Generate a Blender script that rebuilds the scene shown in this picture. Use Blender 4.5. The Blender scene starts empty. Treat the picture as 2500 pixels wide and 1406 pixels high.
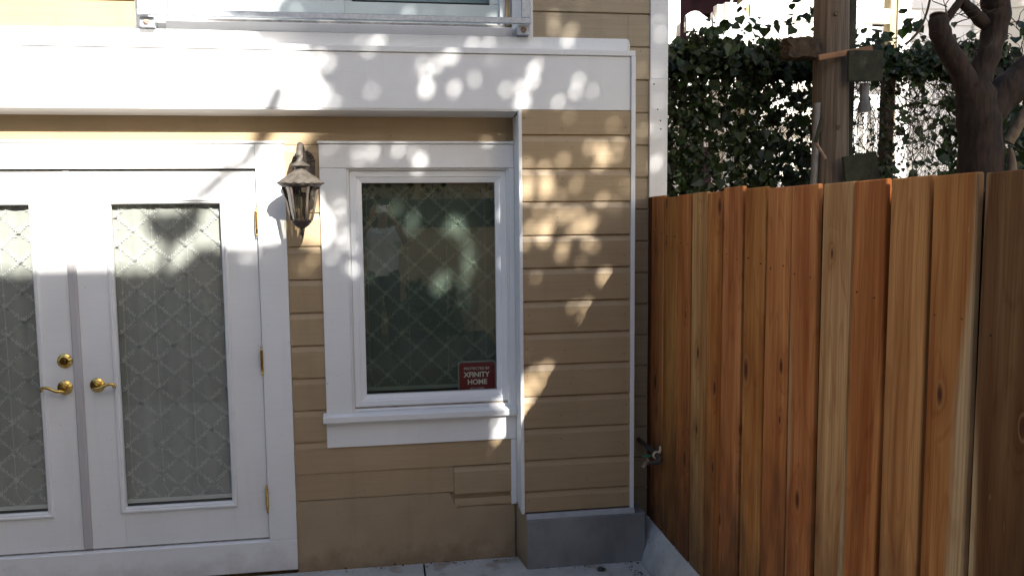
import bpy, bmesh, math, random
import numpy as np
from mathutils import Vector, Matrix

random.seed(7); rng = np.random.default_rng(11)
scene = bpy.context.scene
COL = scene.collection
V = Vector

# ------------------------------------------------------------------ camera, sky, sun, exposure
yaw, pitch, roll = math.radians(8.74), math.radians(5.51), math.radians(-.543)
fwd = V((math.sin(yaw) * math.cos(pitch), math.cos(yaw) * math.cos(pitch), -math.sin(pitch)))
rgt = V((math.cos(yaw), -math.sin(yaw), 0)); upv = rgt.cross(fwd)
r2 = math.cos(roll) * rgt + math.sin(roll) * upv; u2 = -math.sin(roll) * rgt + math.cos(roll) * upv
cam = bpy.data.cameras.new('camera'); cam_o = bpy.data.objects.new('camera', cam); COL.objects.link(cam_o)
cam.sensor_fit = 'HORIZONTAL'; cam.sensor_width = 36; cam.lens = 2050 / 2500 * 36
cam.clip_start = .01; cam.clip_end = 500
m = Matrix((r2, u2, -fwd)).transposed().to_4x4(); m.translation = (0, -4.5, 1.94); cam_o.matrix_world = m
scene.camera = cam_o

SUN = V((.365, -1, .59)).normalized()          # towards the sun: behind the photographer, a little to the right
elev = math.asin(SUN.z)
world = bpy.data.worlds.new('World'); scene.world = world; world.use_nodes = True
wn = world.node_tree; bg = wn.nodes['Background']
sky = wn.nodes.new('ShaderNodeTexSky'); sky.sky_type = 'NISHITA'; sky.sun_disc = False
sky.sun_elevation = elev; sky.sun_rotation = math.atan2(SUN.x, SUN.y); sky.air_density = 1.0; sky.dust_density = 2.0; sky.ozone_density = 1.0
wn.links.new(sky.outputs[0], bg.inputs[0]); bg.inputs[1].default_value = .09
sl = bpy.data.lights.new('sun', 'SUN'); sl.energy = 5.0; sl.angle = math.radians(.53); sl.color = (1, .965, .90)
so = bpy.data.objects.new('sun', sl); COL.objects.link(so); so.rotation_euler = SUN.to_track_quat('Z', 'Y').to_euler(); so.location = SUN * 30
scene.view_settings.view_transform = 'Standard'; scene.view_settings.look = 'None'
scene.view_settings.exposure = 1.65; scene.view_settings.gamma = 1; scene.view_settings.use_curve_mapping = False
scene.render.engine = 'CYCLES'; scene.cycles.max_bounces = 8; scene.cycles.transparent_max_bounces = 16
scene.cycles.caustics_reflective = False; scene.cycles.caustics_refractive = False

# ------------------------------------------------------------------ materials
def nodes(name):
    mt = bpy.data.materials.new(name); mt.use_nodes = True
    nt = mt.node_tree; b = nt.nodes['Principled BSDF']
    return mt, nt, b
class NT:
    def __init__(s, nt): s.nt = nt
    def n(s, t, **k):
        x = s.nt.nodes.new('ShaderNode' + t)
        for a, b in k.items(): setattr(x, a, b)
        return x
    def l(s, a, b): s.nt.links.new(a, b)
    def math(s, op, a, b=None, c=None):
        x = s.n('Math', operation=op)
        for i, v in enumerate((a, b, c)):
            if v is None: continue
            if isinstance(v, (int, float)): x.inputs[i].default_value = v
            else: s.l(v, x.inputs[i])
        return x.outputs[0]
    def coords(s, scale=(1, 1, 1), kind='Object', offset=None):
        tc = s.n('TexCoord'); mp = s.n('Mapping'); s.l(tc.outputs[kind], mp.inputs[0]); mp.inputs['Scale'].default_value = scale
        if offset is not None: s.l(offset, mp.inputs['Location'])
        return mp.outputs[0]
    def noise(s, vec, scale, detail=4, rough=.55, dist=0):
        x = s.n('TexNoise'); s.l(vec, x.inputs['Vector']); x.inputs['Scale'].default_value = scale; x.inputs['Detail'].default_value = detail
        x.inputs['Roughness'].default_value = rough; x.inputs['Distortion'].default_value = dist
        return x.outputs['Fac']
    def ramp(s, fac, stops):
        x = s.n('ValToRGB'); s.l(fac, x.inputs[0]); e = x.color_ramp.elements
        while len(e) < len(stops): e.new(.5)
        for i, (p, c) in enumerate(stops):
            e[i].position = p; e[i].color = (c, c, c, 1) if isinstance(c, (int, float)) else (*c[:3], 1)
        return x.outputs[0]
    def mix(s, fac, a, b, mode='MIX'):
        x = s.n('Mix', data_type='RGBA', blend_type=mode)
        for i, v in ((0, fac), (6, a), (7, b)):
            if isinstance(v, (int, float)): x.inputs[i].default_value = v
            elif isinstance(v, tuple): x.inputs[i].default_value = (*v[:3], 1)
            else: s.l(v, x.inputs[i])
        return x.outputs[2]
    def bump(s, h, strength, dist=.01):
        x = s.n('Bump'); s.l(h, x.inputs['Height']); x.inputs['Strength'].default_value = strength; x.inputs['Distance'].default_value = dist
        return x.outputs[0]
def pmat(name, c1, c2=None, scale=6, rough=.5, metal=0, bump=0, bscale=60, stretch=(1, 1, 1), spots=None, spec=.5, lo=.35, hi=.65, world=False):
    mt, nt, b = nodes(name); N = NT(nt)
    b.inputs['Roughness'].default_value = rough; b.inputs['Metallic'].default_value = metal; b.inputs['Specular IOR Level'].default_value = spec
    if world:
        g = N.n('NewGeometry'); mp = N.n('Mapping'); N.l(g.outputs['Position'], mp.inputs[0]); mp.inputs['Scale'].default_value = stretch; vec = mp.outputs[0]
    else: vec = N.coords(stretch)
    c = None
    if c2:
        c = N.ramp(N.noise(vec, scale, 6, .6), [(lo, c1), (hi, c2)])
        if spots:
            f = N.ramp(N.noise(vec, spots[1], 3, .5), [(spots[2], 0.), (spots[2] + .05, 1.)])
            c = N.mix(f, c, spots[0])
        N.l(c, b.inputs['Base Color'])
    else: b.inputs['Base Color'].default_value = (*c1, 1)
    if bump: N.l(N.bump(N.noise(vec, bscale, 4), bump), b.inputs['Normal'])
    return mt
MAT = {}
MAT['white'] = pmat('white_paint', (.80, .79, .765), (.72, .71, .69), 3, .42, bump=.06, bscale=90, spots=((.50, .46, .40), 22, .735), world=True)
MAT['trim'] = pmat('white_trim_paint', (.80, .79, .77), (.73, .72, .70), 2.2, .38, bump=.03, bscale=45, world=True)
MAT['vinyl'] = pmat('white_vinyl', (.80, .81, .82), (.76, .77, .78), 4, .3)
MAT['astragal'] = pmat('grey_weatherstrip_paint', (.50, .47, .475), (.42, .40, .40), 6, .5, stretch=(1, 1, .2))
MAT['tealpaint'] = pmat('pale_teal_sash_paint', (.60, .68, .68), (.54, .61, .61), 3, .4)
MAT['siding'] = pmat('tan_siding_paint', (.40, .295, .170), (.345, .252, .143), 5, .5, bump=.16, bscale=38, stretch=(.35, 1, 1), spots=((.27, .20, .12), 30, .74), world=True)
MAT['oldsiding'] = pmat('old_tan_siding_paint', (.37, .30, .205), (.32, .255, .17), 4, .6, bump=.12, bscale=50, stretch=(.4, 1, 1), spots=((.22, .18, .13), 24, .72), world=True)
MAT['plaster'] = pmat('tan_plaster_paint', (.37, .275, .175), (.31, .23, .145), 3.2, .7, bump=.35, bscale=16, spots=((.22, .19, .15), 40, .70), world=True)
MAT['concrete'] = pmat('patio_concrete', (.47, .465, .44), (.36, .355, .335), 5, .9, bump=.3, bscale=70, spots=((.30, .27, .23), 5, .60), world=True)
MAT['curb'] = pmat('curb_concrete', (.50, .505, .49), (.36, .365, .355), 7, .9, bump=.5, bscale=40, spots=((.30, .28, .25), 26, .66), world=True)
MAT['footing'] = pmat('dark_smooth_concrete', (.15, .152, .156), (.27, .265, .255), 3.2, .85, bump=.4, bscale=26, stretch=(1, 1, .7), world=True)
MAT['footcap'] = pmat('pale_mortar', (.42, .43, .44), (.33, .33, .33), 14, .9, bump=.3, bscale=60, world=True)
MAT['brass'] = pmat('polished_brass', (.72, .50, .16), (.55, .36, .10), 60, .22, 1.0, bump=.08, bscale=180)
MAT['bronze'] = pmat('weathered_bronze', (.050, .038, .032), (.10, .078, .062), 26, .5, .15, bump=.2, bscale=140)
MAT['bronze_light'] = pmat('pale_bronze', (.115, .098, .078), (.055, .045, .036), 30, .6, .1, bump=.3, bscale=140)  # paler bronze for the lantern's arm, cap and roof
MAT['galv'] = pmat('galvanized_steel', (.42, .45, .49), (.55, .58, .61), 45, .42, .75, bump=.05, bscale=90)
MAT['rust'] = pmat('rusty_bolt', (.20, .09, .05), (.34, .30, .26), 40, .8, .2, bump=.3, bscale=120)
MAT['track'] = pmat('aluminium_track', (.40, .38, .36), (.22, .19, .17), 30, .5, .6)
MAT['dark'] = pmat('dark_interior', (.06, .055, .05), (.035, .03, .03), 2, .9)
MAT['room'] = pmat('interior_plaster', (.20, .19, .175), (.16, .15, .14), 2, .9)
MAT['brick'] = pmat('dark_brick_paving', (.10, .075, .055), (.06, .05, .04), 9, .9, bump=.5, bscale=14)
MAT['gap'] = pmat('dark_gasket', (.02, .02, .02), None, rough=.8)
MAT['sapling'] = pmat('cut_wood', (.42, .30, .17), (.30, .20, .11), 20, .8)
MAT['bark'] = pmat('tree_bark', (.030, .016, .010), (.008, .005, .004), 26, .95, bump=1., bscale=34, stretch=(1, 1, .22), lo=.38, hi=.62)
MAT['bark2'] = pmat('grey_brown_bark', (.15, .115, .08), (.07, .05, .035), 16, .9, bump=.9, bscale=28, stretch=(1, 1, .3))
MAT['pole'] = pmat('weathered_pole_wood', (.20, .155, .115), (.07, .052, .039), 15, .9, bump=.8, bscale=40, stretch=(2.4, 2.4, .07), lo=.32, hi=.68)
MAT['moss'] = pmat('mossy_board_wood', (.036, .040, .020), (.016, .017, .010), 12, .9, bump=.5, bscale=40, stretch=(1, 1, 1))
MAT['rotten_and_shade'] = pmat('rotten_timber_and_gap_shade', (.065, .042, .025), (.026, .018, .012), 18, .95, bump=.9, bscale=26)  # rotten timber; on the cedar fence rails it paints shade in the gaps
MAT['slat'] = pmat('reddish_wood_strip', (.30, .16, .08), (.19, .10, .05), 16, .8, bump=.3, bscale=50, stretch=(.2, 1, 1))
MAT['pvc'] = pmat('grey_pvc', (.20, .205, .21), (.14, .14, .145), 8, .5)
MAT['pipe'] = pmat('dark_iron_pipe', (.055, .05, .045), (.10, .075, .055), 30, .7, .4, bump=.3, bscale=90)
MAT['strap'] = pmat('cream_plastic_strap', (.72, .64, .47), (.62, .54, .39), 20, .5)
MAT['green'] = pmat('green_valve_paint', (.03, .13, .08), (.02, .08, .05), 30, .5)
MAT['wire'] = pmat('galvanized_wire', (.15, .145, .14), (.08, .075, .07), 30, .5, .4)
MAT['vine'] = pmat('vine_bark', (.055, .036, .025), (.028, .02, .014), 20, .95)
MAT['nwhite'] = pmat('neighbour_white_paint', (.80, .79, .77), (.72, .71, .68), 2, .5, bump=.05, bscale=30)
MAT['nsiding'] = pmat('neighbour_grey_siding', (.76, .77, .80), (.70, .71, .74), 2, .5, bump=.04, bscale=30)
MAT['ncream'] = pmat('neighbour_cream_siding', (.72, .68, .60), (.66, .62, .54), 2, .5, bump=.04, bscale=30)
MAT['burgundy'] = pmat('burgundy_paint', (.085, .018, .022), (.06, .012, .016), 3, .55)
MAT['raw_and_shade'] = pmat('yellowed_wood_and_post_shade', (.42, .34, .20), (.30, .235, .13), 14, .8, stretch=(1, 1, .3))  # raw wood; also paints the shaded side of the porch posts
MAT['cloth'] = pmat('white_towel', (.80, .78, .76), (.72, .70, .69), 12, .9, bump=.4, bscale=120)
MAT['soil'] = pmat('garden_soil', (.085, .065, .045), (.05, .04, .028), 3, .95, bump=.8, bscale=20)
MAT['opp'] = pmat('opposite_tan_wall', (.60, .43, .25), (.50, .35, .20), 1.6, .8, bump=.2, bscale=12)
MAT['bld'] = pmat('neighbour_stucco', (.55, .52, .46), (.48, .45, .40), 1.2, .85, bump=.2, bscale=10)
MAT['roof'] = pmat('dark_shingle', (.08, .075, .07), (.05, .045, .045), 12, .9, bump=.4, bscale=30)
MAT['lattice'] = pmat('lattice_wood', (.52, .36, .20), (.40, .27, .14), 10, .8)
MAT['shirt'] = pmat('white_tshirt', (.66, .66, .64), (.58, .58, .56), 8, .9, bump=.3, bscale=25)
MAT['jeans'] = pmat('dark_jeans', (.035, .042, .055), (.022, .027, .036), 30, .9)
MAT['skin'] = pmat('skin', (.42, .24, .16), (.36, .20, .13), 10, .55)
MAT['hair'] = pmat('dark_hair', (.02, .015, .012), None, rough=.6)
MAT['phone'] = pmat('white_phone', (.75, .75, .74), None, rough=.3)
MAT['bulbbase'] = pmat('brass_socket', (.30, .25, .18), None, rough=.4, metal=.6)
MAT['sock'] = pmat('candle_sleeve', (.14, .11, .08), None, rough=.5)
MAT['signred'] = pmat('sign_red', (.19, .004, .011), (.15, .003, .009), 8, .35)
MAT['signrim'] = pmat('sign_pale_rim', (.26, .33, .29), None, rough=.4)
MAT['signtext'] = pmat('sign_lettering', (.80, .77, .68), None, rough=.4)
MAT['pebble'] = pmat('dark_stone', (.06, .055, .05), (.03, .028, .025), 40, .9, bump=.5, bscale=80)
MAT['nail'] = pmat('rusted_nail', (.03, .022, .017), None, rough=.8, metal=.3)
MAT['caulk'] = pmat('dirty_caulk', (.42, .36, .28), (.22, .18, .13), 26, .8, stretch=(.5, 1, 1))

def paint_mat(name, c1, c2, rough, grain, dirt, vary=.0, low=.35, chips=.0):
    """brushed house paint: broad fading, brush grain along x, specks, and splashed dirt low down"""
    mt, nt, b = nodes(name); N = NT(nt); b.inputs['Roughness'].default_value = rough
    g = N.n('NewGeometry')
    def vec(sc):
        mp = N.n('Mapping'); N.l(g.outputs['Position'], mp.inputs[0]); mp.inputs['Scale'].default_value = sc; return mp.outputs[0]
    sp = N.n('SeparateXYZ'); N.l(g.outputs['Position'], sp.inputs[0])
    c = N.ramp(N.noise(vec((1, 1, 1)), 2.2, 5, .6), [(.32, c1), (.68, c2)])
    gr = N.noise(vec((3, 40, 120)), 1., 4, .6)
    c = N.mix(N.math('MULTIPLY', N.ramp(gr, [(.30, 1.), (.55, 0.)]), grain), c, N.mix(1., c, (.84, .82, .79), 'MULTIPLY'))
    if vary:
        oi = N.n('ObjectInfo'); v = N.math('ADD', 1 - vary, N.math('MULTIPLY', oi.outputs['Random'], 2 * vary)); cv = N.n('CombineXYZ')
        for i in range(3): N.l(v, cv.inputs[i])
        c = N.mix(1., c, cv.outputs[0], 'MULTIPLY')
    st = N.noise(vec((14, 14, 1.1)), 1., 4, .65)                      # rain streaks
    c = N.mix(N.math('MULTIPLY', N.ramp(st, [(.56, 0.), (.74, 1.)]), dirt * .5), c, N.mix(1., c, (.70, .66, .60), 'MULTIPLY'))
    sk = N.ramp(N.noise(vec((1, 1, 1)), 46, 2, .5), [(.735, 0.), (.765, 1.)])
    c = N.mix(N.math('MULTIPLY', sk, dirt), c, N.mix(1., c, (.45, .40, .34), 'MULTIPLY'))
    if chips: c = N.mix(N.math('MULTIPLY', N.ramp(N.noise(vec((1, 1, 1)), 19, 4, .6), [(.74, 0.), (.75, 1.)]), chips), c, (.30, .26, .21))
    dz = N.math('ADD', N.math('MULTIPLY', sp.outputs['Z'], -1 / low), N.math('MULTIPLY', N.noise(vec((1, 1, 1)), 9, 5, .65), 1.9))
    c = N.mix(N.math('MULTIPLY', N.ramp(dz, [(.15, 0.), (.95, 1.)]), min(1, dirt * 1.5)), c, N.mix(1., c, (.55, .50, .44), 'MULTIPLY'))
    N.l(c, b.inputs['Base Color'])
    h = N.math('ADD', N.math('MULTIPLY', gr, .7), N.math('MULTIPLY', N.noise(vec((1, 1, 1)), 60, 3), .6))
    N.l(N.bump(h, .12 + .12 * (grain > .4), .006), b.inputs['Normal'])
    return mt
MAT['trim'] = paint_mat('white_trim_paint', (.80, .795, .785), (.74, .735, .725), .4, .14, .3, low=.16, chips=.5)
MAT['white'] = paint_mat('white_beam_paint', (.80, .795, .785), (.75, .745, .735), .42, .10, .15, chips=.2)
MAT['siding'] = paint_mat('tan_siding_paint', (.405, .292, .168), (.345, .247, .141), .5, .5, .45, vary=.05, low=.35, chips=.12)
MAT['oldsiding'] = paint_mat('old_tan_siding_paint', (.38, .305, .205), (.32, .255, .17), .6, .8, .7, vary=.06, low=.3, chips=.4)
MAT['plaster'] = paint_mat('tan_plaster_paint', (.385, .285, .175), (.325, .24, .147), .7, .2, .5, low=.14, chips=.4)
def glass_mat(name, tint, f0=.08, rough=0., wav=.0):
    """thin pane: mirror reflection by Schlick's law (same from both sides), the rest passes straight through"""
    mt = bpy.data.materials.new(name); mt.use_nodes = True; nt = mt.node_tree; nt.nodes.clear(); N = NT(nt)
    o = N.n('OutputMaterial'); mx = N.n('MixShader'); t = N.n('BsdfTransparent'); g = N.n('BsdfGlossy')
    t.inputs[0].default_value = (*tint, 1); g.inputs['Roughness'].default_value = rough
    if wav: N.l(N.bump(N.noise(N.coords(), 2.2, 1), wav, .02), g.inputs['Normal'])
    ge = N.n('NewGeometry'); dt = N.n('VectorMath', operation='DOT_PRODUCT'); N.l(ge.outputs['Incoming'], dt.inputs[0]); N.l(ge.outputs['Normal'], dt.inputs[1])
    k = N.math('POWER', N.math('SUBTRACT', 1., N.math('ABSOLUTE', dt.outputs['Value'])), 5.)
    N.l(N.math('ADD', f0, N.math('MULTIPLY', k, 1 - f0)), mx.inputs[0]); N.l(t.outputs[0], mx.inputs[1]); N.l(g.outputs[0], mx.inputs[2]); N.l(mx.outputs[0], o.inputs[0])
    return mt
MAT['glass'] = glass_mat('window_glass', (.95, .975, .955), .125, 0, .03)
MAT['doorglass'] = glass_mat('door_glass', (.98, .985, .975), .055, 0, .03)
MAT['lampglass'] = glass_mat('seeded_amber_glass', (.56, .54, .49), .05, .12, .3)
MAT['bulb'] = glass_mat('clear_bulb_glass', (.93, .93, .9), .08, .02)
MAT['teal'] = glass_mat('upper_door_glass', (.75, .82, .83), .09, .02)

def sheer_mat(name, col, opacity):
    mt = bpy.data.materials.new(name); mt.use_nodes = True; nt = mt.node_tree; nt.nodes.clear(); N = NT(nt)
    o = N.n('OutputMaterial'); mx = N.n('MixShader'); t = N.n('BsdfTransparent'); d = N.n('BsdfDiffuse'); tr = N.n('BsdfTranslucent'); m2 = N.n('MixShader')
    w1 = N.noise(N.coords((2, 1, 160)), 4, 2); w2 = N.noise(N.coords((220, 1, 3)), 4, 2)
    w = N.math('ADD', N.math('MULTIPLY', w1, .6), N.math('MULTIPLY', w2, .4))
    c = N.ramp(w, [(.3, tuple(v * .78 for v in col)), (.7, col)]); N.l(c, d.inputs[0]); N.l(c, tr.inputs[0])
    m2.inputs[0].default_value = .25; N.l(d.outputs[0], m2.inputs[1]); N.l(tr.outputs[0], m2.inputs[2])
    mx.inputs[0].default_value = opacity; N.l(t.outputs[0], mx.inputs[1]); N.l(m2.outputs[0], mx.inputs[2]); N.l(mx.outputs[0], o.inputs[0])
    return mt
MAT['curtain'] = sheer_mat('sheer_curtain', (.52, .53, .495), .88)
MAT['wcurtain'] = sheer_mat('green_grey_sheer_curtain', (.175, .21, .178), .86)
MAT['embroidery'] = sheer_mat('embroidery_thread', (.80, .82, .79), 1.)
MAT['wembroidery'] = sheer_mat('window_embroidery_thread', (.36, .43, .36), 1.)

def leaf_mat(name, c1, c2, trans=.35):
    mt = bpy.data.materials.new(name); mt.use_nodes = True; nt = mt.node_tree; nt.nodes.clear(); N = NT(nt)
    o = N.n('OutputMaterial'); mx = N.n('MixShader'); p = N.n('BsdfPrincipled'); tr = N.n('BsdfTranslucent')
    g = N.n('NewGeometry'); c = N.ramp(g.outputs['Random Per Island'], [(0, c1), (1, c2)])
    N.l(c, p.inputs['Base Color']); N.l(c, tr.inputs[0]); p.inputs['Roughness'].default_value = .45
    mx.inputs[0].default_value = trans; N.l(p.outputs[0], mx.inputs[1]); N.l(tr.outputs[0], mx.inputs[2]); N.l(mx.outputs[0], o.inputs[0])
    return mt
MAT['leaf'] = leaf_mat('tree_leaf', (.035, .075, .018), (.085, .13, .03), .12)
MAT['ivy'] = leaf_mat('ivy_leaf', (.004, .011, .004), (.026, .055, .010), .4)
MAT['shrub'] = leaf_mat('shrub_leaf', (.03, .07, .03), (.07, .12, .05), .3)

def wood_mat():
    """one cedar board: object colour is the heartwood tone, the 'sap' property says how much pale sapwood there is"""
    mt, nt, b = nodes('cedar_board'); N = NT(nt)
    oi = N.n('ObjectInfo'); rnd = oi.outputs['Random']
    cx = N.n('CombineXYZ'); N.l(N.math('MULTIPLY', rnd, 37.), cx.inputs[1]); N.l(N.math('MULTIPLY', rnd, 91.), cx.inputs[2]); off = cx.outputs[0]
    big = N.noise(N.coords((1, 9, .9), offset=off), 1.0, 4, .55, .6)
    fine = N.noise(N.coords((1, 150, 1.6), offset=off), 1.0, 4, .6)
    mid = N.noise(N.coords((1, 32, .8), offset=off), 1.0, 3, .55, .4)
    tc = N.n('TexCoord'); sp = N.n('SeparateXYZ'); N.l(tc.outputs['Object'], sp.inputs[0])
    # knots
    kv = N.n('SeparateXYZ'); N.l(N.coords((1, 5.3, 2.3), offset=off), kv.inputs[0]); kc = N.n('CombineXYZ'); N.l(kv.outputs[1], kc.inputs[0]); N.l(kv.outputs[2], kc.inputs[1])
    vo = N.n('TexVoronoi', voronoi_dimensions='2D'); N.l(kc.outputs[0], vo.inputs['Vector']); vo.inputs['Scale'].default_value = 1.; vo.inputs['Randomness'].default_value = 1
    vs_ = N.n('SeparateXYZ'); N.l(vo.outputs['Color'], vs_.inputs[0]); on = N.math('GREATER_THAN', vs_.outputs[0], .66); kd = N.math('MULTIPLY', vo.outputs['Distance'], N.math('ADD', .55, N.math('MULTIPLY', vs_.outputs[1], 1.5)))
    kn = N.math('MULTIPLY', on, N.ramp(kd, [(.035, 1.), (.095, 0.)]))
    kr = N.math('MULTIPLY', on, N.ramp(kd, [(.085, 0.), (.11, 1.), (.14, 0.)]))
    halo = N.math('MULTIPLY', on, N.ramp(kd, [(.08, 1.), (.40, 0.)]))
    warp = N.noise(N.coords((1, 6, .8), offset=off), 1.0, 2, .5)
    ring = N.math('SINE', N.math('ADD', N.math('MULTIPLY', sp.outputs['Y'], 40.), N.math('MULTIPLY', N.math('ADD', warp, N.math('MULTIPLY', halo, .12)), 70.)))
    ring = N.math('MULTIPLY', N.math('ADD', ring, 1.), .5)
    heart = oi.outputs['Color']
    dk = N.mix(1., heart, (.62, .50, .42), 'MULTIPLY'); lt = N.mix(.08, N.mix(1., heart, (1.18, 1.24, 1.3), 'MULTIPLY'), (.72, .45, .18))
    c = N.mix(N.ramp(big, [(.32, 0.), (.68, 1.)]), dk, lt)
    c = N.mix(N.math('MULTIPLY', N.ramp(mid, [(.45, 0.), (.7, 1.)]), .55), c, N.mix(1., heart, (.62, .42, .30), 'MULTIPLY'))
    # sapwood along the edges, wavering
    at = N.n('Attribute', attribute_type='OBJECT', attribute_name='sap')
    ed = N.math('ADD', N.math('MULTIPLY', sp.outputs['Y'], 5.2), N.math('MULTIPLY', N.math('SUBTRACT', N.noise(N.coords((1, 2, .6), offset=off), 1.0, 2), .5), 1.6))
    sapf = N.math('MULTIPLY', N.ramp(N.math('ADD', N.math('MULTIPLY', ed, at.outputs['Fac']), N.math('MULTIPLY', N.math('ABSOLUTE', at.outputs['Fac']), -.05)), [(.22, 0.), (.34, 1.)]), .85)
    c = N.mix(sapf, c, N.mix(fine, (.42, .285, .145), (.58, .41, .225)))
    c = N.mix(N.math('MULTIPLY', N.ramp(ring, [(.0, 1.), (.22, 0.)]), .30), c, N.mix(1., c, (.55, .38, .26), 'MULTIPLY'))
    c = N.mix(N.math('MULTIPLY', N.ramp(fine, [(.38, 1.), (.55, 0.)]), .45), c, N.mix(1., c, (.58, .50, .44), 'MULTIPLY'))
    c = N.mix(N.math('MULTIPLY', halo, .55), c, N.mix(1., c, (.62, .42, .30), 'MULTIPLY'))
    c = N.mix(kn, c, (.075, .026, .012)); c = N.mix(N.math('MULTIPLY', kr, .5), c, (.33, .19, .085))
    # weathering: grey bloom high up, blotchy wet dirt low down, also painting the fall-off of light there
    wz = N.math('ADD', N.math('MULTIPLY', sp.outputs['Z'], -.66), N.math('MULTIPLY', N.noise(N.coords((1, 9, 2.4), offset=off), 1.0, 5, .6), 1.5))
    c = N.mix(N.math('MULTIPLY', N.ramp(wz, [(.22, 0.), (.75, 1.)]), .72), c, (.052, .033, .022))
    gz = N.math('MULTIPLY', N.ramp(N.math('ADD', sp.outputs['Z'], N.math('MULTIPLY', mid, .6)), [(1.75, 0.), (2.2, 1.)]), .35)
    c = N.mix(gz, c, (.24, .18, .12))
    sk = N.ramp(N.noise(N.coords((1, 60, 14), offset=off), 1.0, 2), [(.74, 0.), (.78, 1.)])
    c = N.mix(N.math('MULTIPLY', sk, .25), c, (.55, .45, .32))
    N.l(c, b.inputs['Base Color']); b.inputs['Roughness'].default_value = .7; b.inputs['Specular IOR Level'].default_value = .12
    h = N.math('ADD', N.math('MULTIPLY', fine, .6), N.math('MULTIPLY', ring, .15))
    N.l(N.bump(h, .25, .004), b.inputs['Normal'])
    return mt
MAT['cedar'] = wood_mat()

# ------------------------------------------------------------------ mesh helpers
class MB:
    def __init__(s): s.v = []; s.f = []
    def add(s, vs, fs):
        o = len(s.v); s.v += [tuple(v) for v in vs]; s.f += [tuple(i + o for i in f) for f in fs]; return s
    def box(s, x0, x1, y0, y1, z0, z1):
        return s.add([(x0, y0, z0), (x1, y0, z0), (x1, y1, z0), (x0, y1, z0), (x0, y0, z1), (x1, y0, z1), (x1, y1, z1), (x0, y1, z1)],
                     [(0, 3, 2, 1), (4, 5, 6, 7), (0, 1, 5, 4), (1, 2, 6, 5), (2, 3, 7, 6), (3, 0, 4, 7)])
    def extrude_x(s, prof, x0, x1):               # closed (y, z) profile run along x
        n = len(prof)
        return s.add([(x0, y, z) for y, z in prof] + [(x1, y, z) for y, z in prof],
                     [tuple(range(n)), tuple(range(2 * n - 1, n - 1, -1))] + [(i, i + n, (i + 1) % n + n, (i + 1) % n) for i in range(n)])
    def extrude_y(s, prof, y0, y1):               # closed (x, z) profile run along y
        n = len(prof)
        return s.add([(x, y0, z) for x, z in prof] + [(x, y1, z) for x, z in prof],
                     [tuple(range(n)), tuple(range(2 * n - 1, n - 1, -1))] + [(i, i + n, (i + 1) % n + n, (i + 1) % n) for i in range(n)])
    def tube(s, pts, rad, seg=8, cap=True):
        pts = [V(p) for p in pts]; n = len(pts)
        if not hasattr(rad, '__len__'): rad = [rad] * n
        vs = []; ref = V((0, 0, 1)) if abs((pts[-1] - pts[0]).normalized().z) < .9 else V((1, 0, 0))
        for i, p in enumerate(pts):
            t = (pts[min(i + 1, n - 1)] - pts[max(i - 1, 0)])
            t = t.normalized() if t.length > 1e-9 else V((0, 0, 1))
            a = t.cross(ref); a = a.normalized() if a.length > 1e-6 else V((0, 1, 0)); b = t.cross(a)
            for k in range(seg):
                q = 2 * math.pi * k / seg; vs.append(p + rad[i] * (math.cos(q) * a + math.sin(q) * b))
        fs = [(i * seg + k, i * seg + (k + 1) % seg, (i + 1) * seg + (k + 1) % seg, (i + 1) * seg + k) for i in range(n - 1) for k in range(seg)]
        if cap: fs += [tuple(range(seg))[::-1], tuple(range((n - 1) * seg, n * seg))]
        return s.add(vs, fs)
    def lathe(s, prof, c, seg=24, mod=None, axis='z', caps=True):
        vs = []
        for i, (r, h) in enumerate(prof):
            for k in range(seg):
                q = 2 * math.pi * k / seg; rr, hh = (r, h) if mod is None else mod(r, h, q, i)
                p = (rr * math.cos(q), rr * math.sin(q), hh)
                if axis == 'y': p = (p[0], -p[2], p[1])
                if axis == 'x': p = (-p[2], p[0], p[1])
                vs.append((c[0] + p[0], c[1] + p[1], c[2] + p[2]))
        n = len(prof); fs = [(i * seg + k, i * seg + (k + 1) % seg, (i + 1) * seg + (k + 1) % seg, (i + 1) * seg + k) for i in range(n - 1) for k in range(seg)]
        if caps: fs += [tuple(range(seg))[::-1], tuple(range((n - 1) * seg, n * seg))]
        return s.add(vs, fs)
    def build(s, name, mat, parent=None, origin=None, bevel=0, smooth=False, kind=None):
        o3 = V(origin) if origin is not None else V((0, 0, 0))
        me = bpy.data.meshes.new(name); me.from_pydata([tuple(V(v) - o3) for v in s.v], [], s.f)
        bm = bmesh.new(); bm.from_mesh(me); bmesh.ops.recalc_face_normals(bm, faces=bm.faces)
        if bevel: bmesh.ops.bevel(bm, geom=list(bm.edges), offset=bevel, segments=1, affect='EDGES', clamp_overlap=True)
        bm.to_mesh(me); bm.free()
        if smooth:
            me.polygons.foreach_set('use_smooth', [True] * len(me.polygons))
            try: me.set_sharp_from_angle(angle=math.radians(42))
            except Exception: pass
        return link(name, me, mat, parent, o3, kind)
ORI = {}
def link(name, me, mat, parent, o3, kind=None):
    ob = bpy.data.objects.new(name, me); COL.objects.link(ob)
    if mat is not None and len(me.materials) == 0: me.materials.append(MAT[mat] if isinstance(mat, str) else mat)
    if parent is not None:
        ob.parent = parent; ob.location = o3 - ORI[parent.name]
    else: ob.location = o3
    ORI[ob.name] = V(o3)
    if kind: ob['kind'] = kind
    return ob
_build = MB.build
def build(s, name, mat, parent=None, origin=None, **k):
    if origin is None and parent is not None: origin = ORI[parent.name]
    return _build(s, name, mat, parent, origin, **k)
MB.build = build
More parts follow.
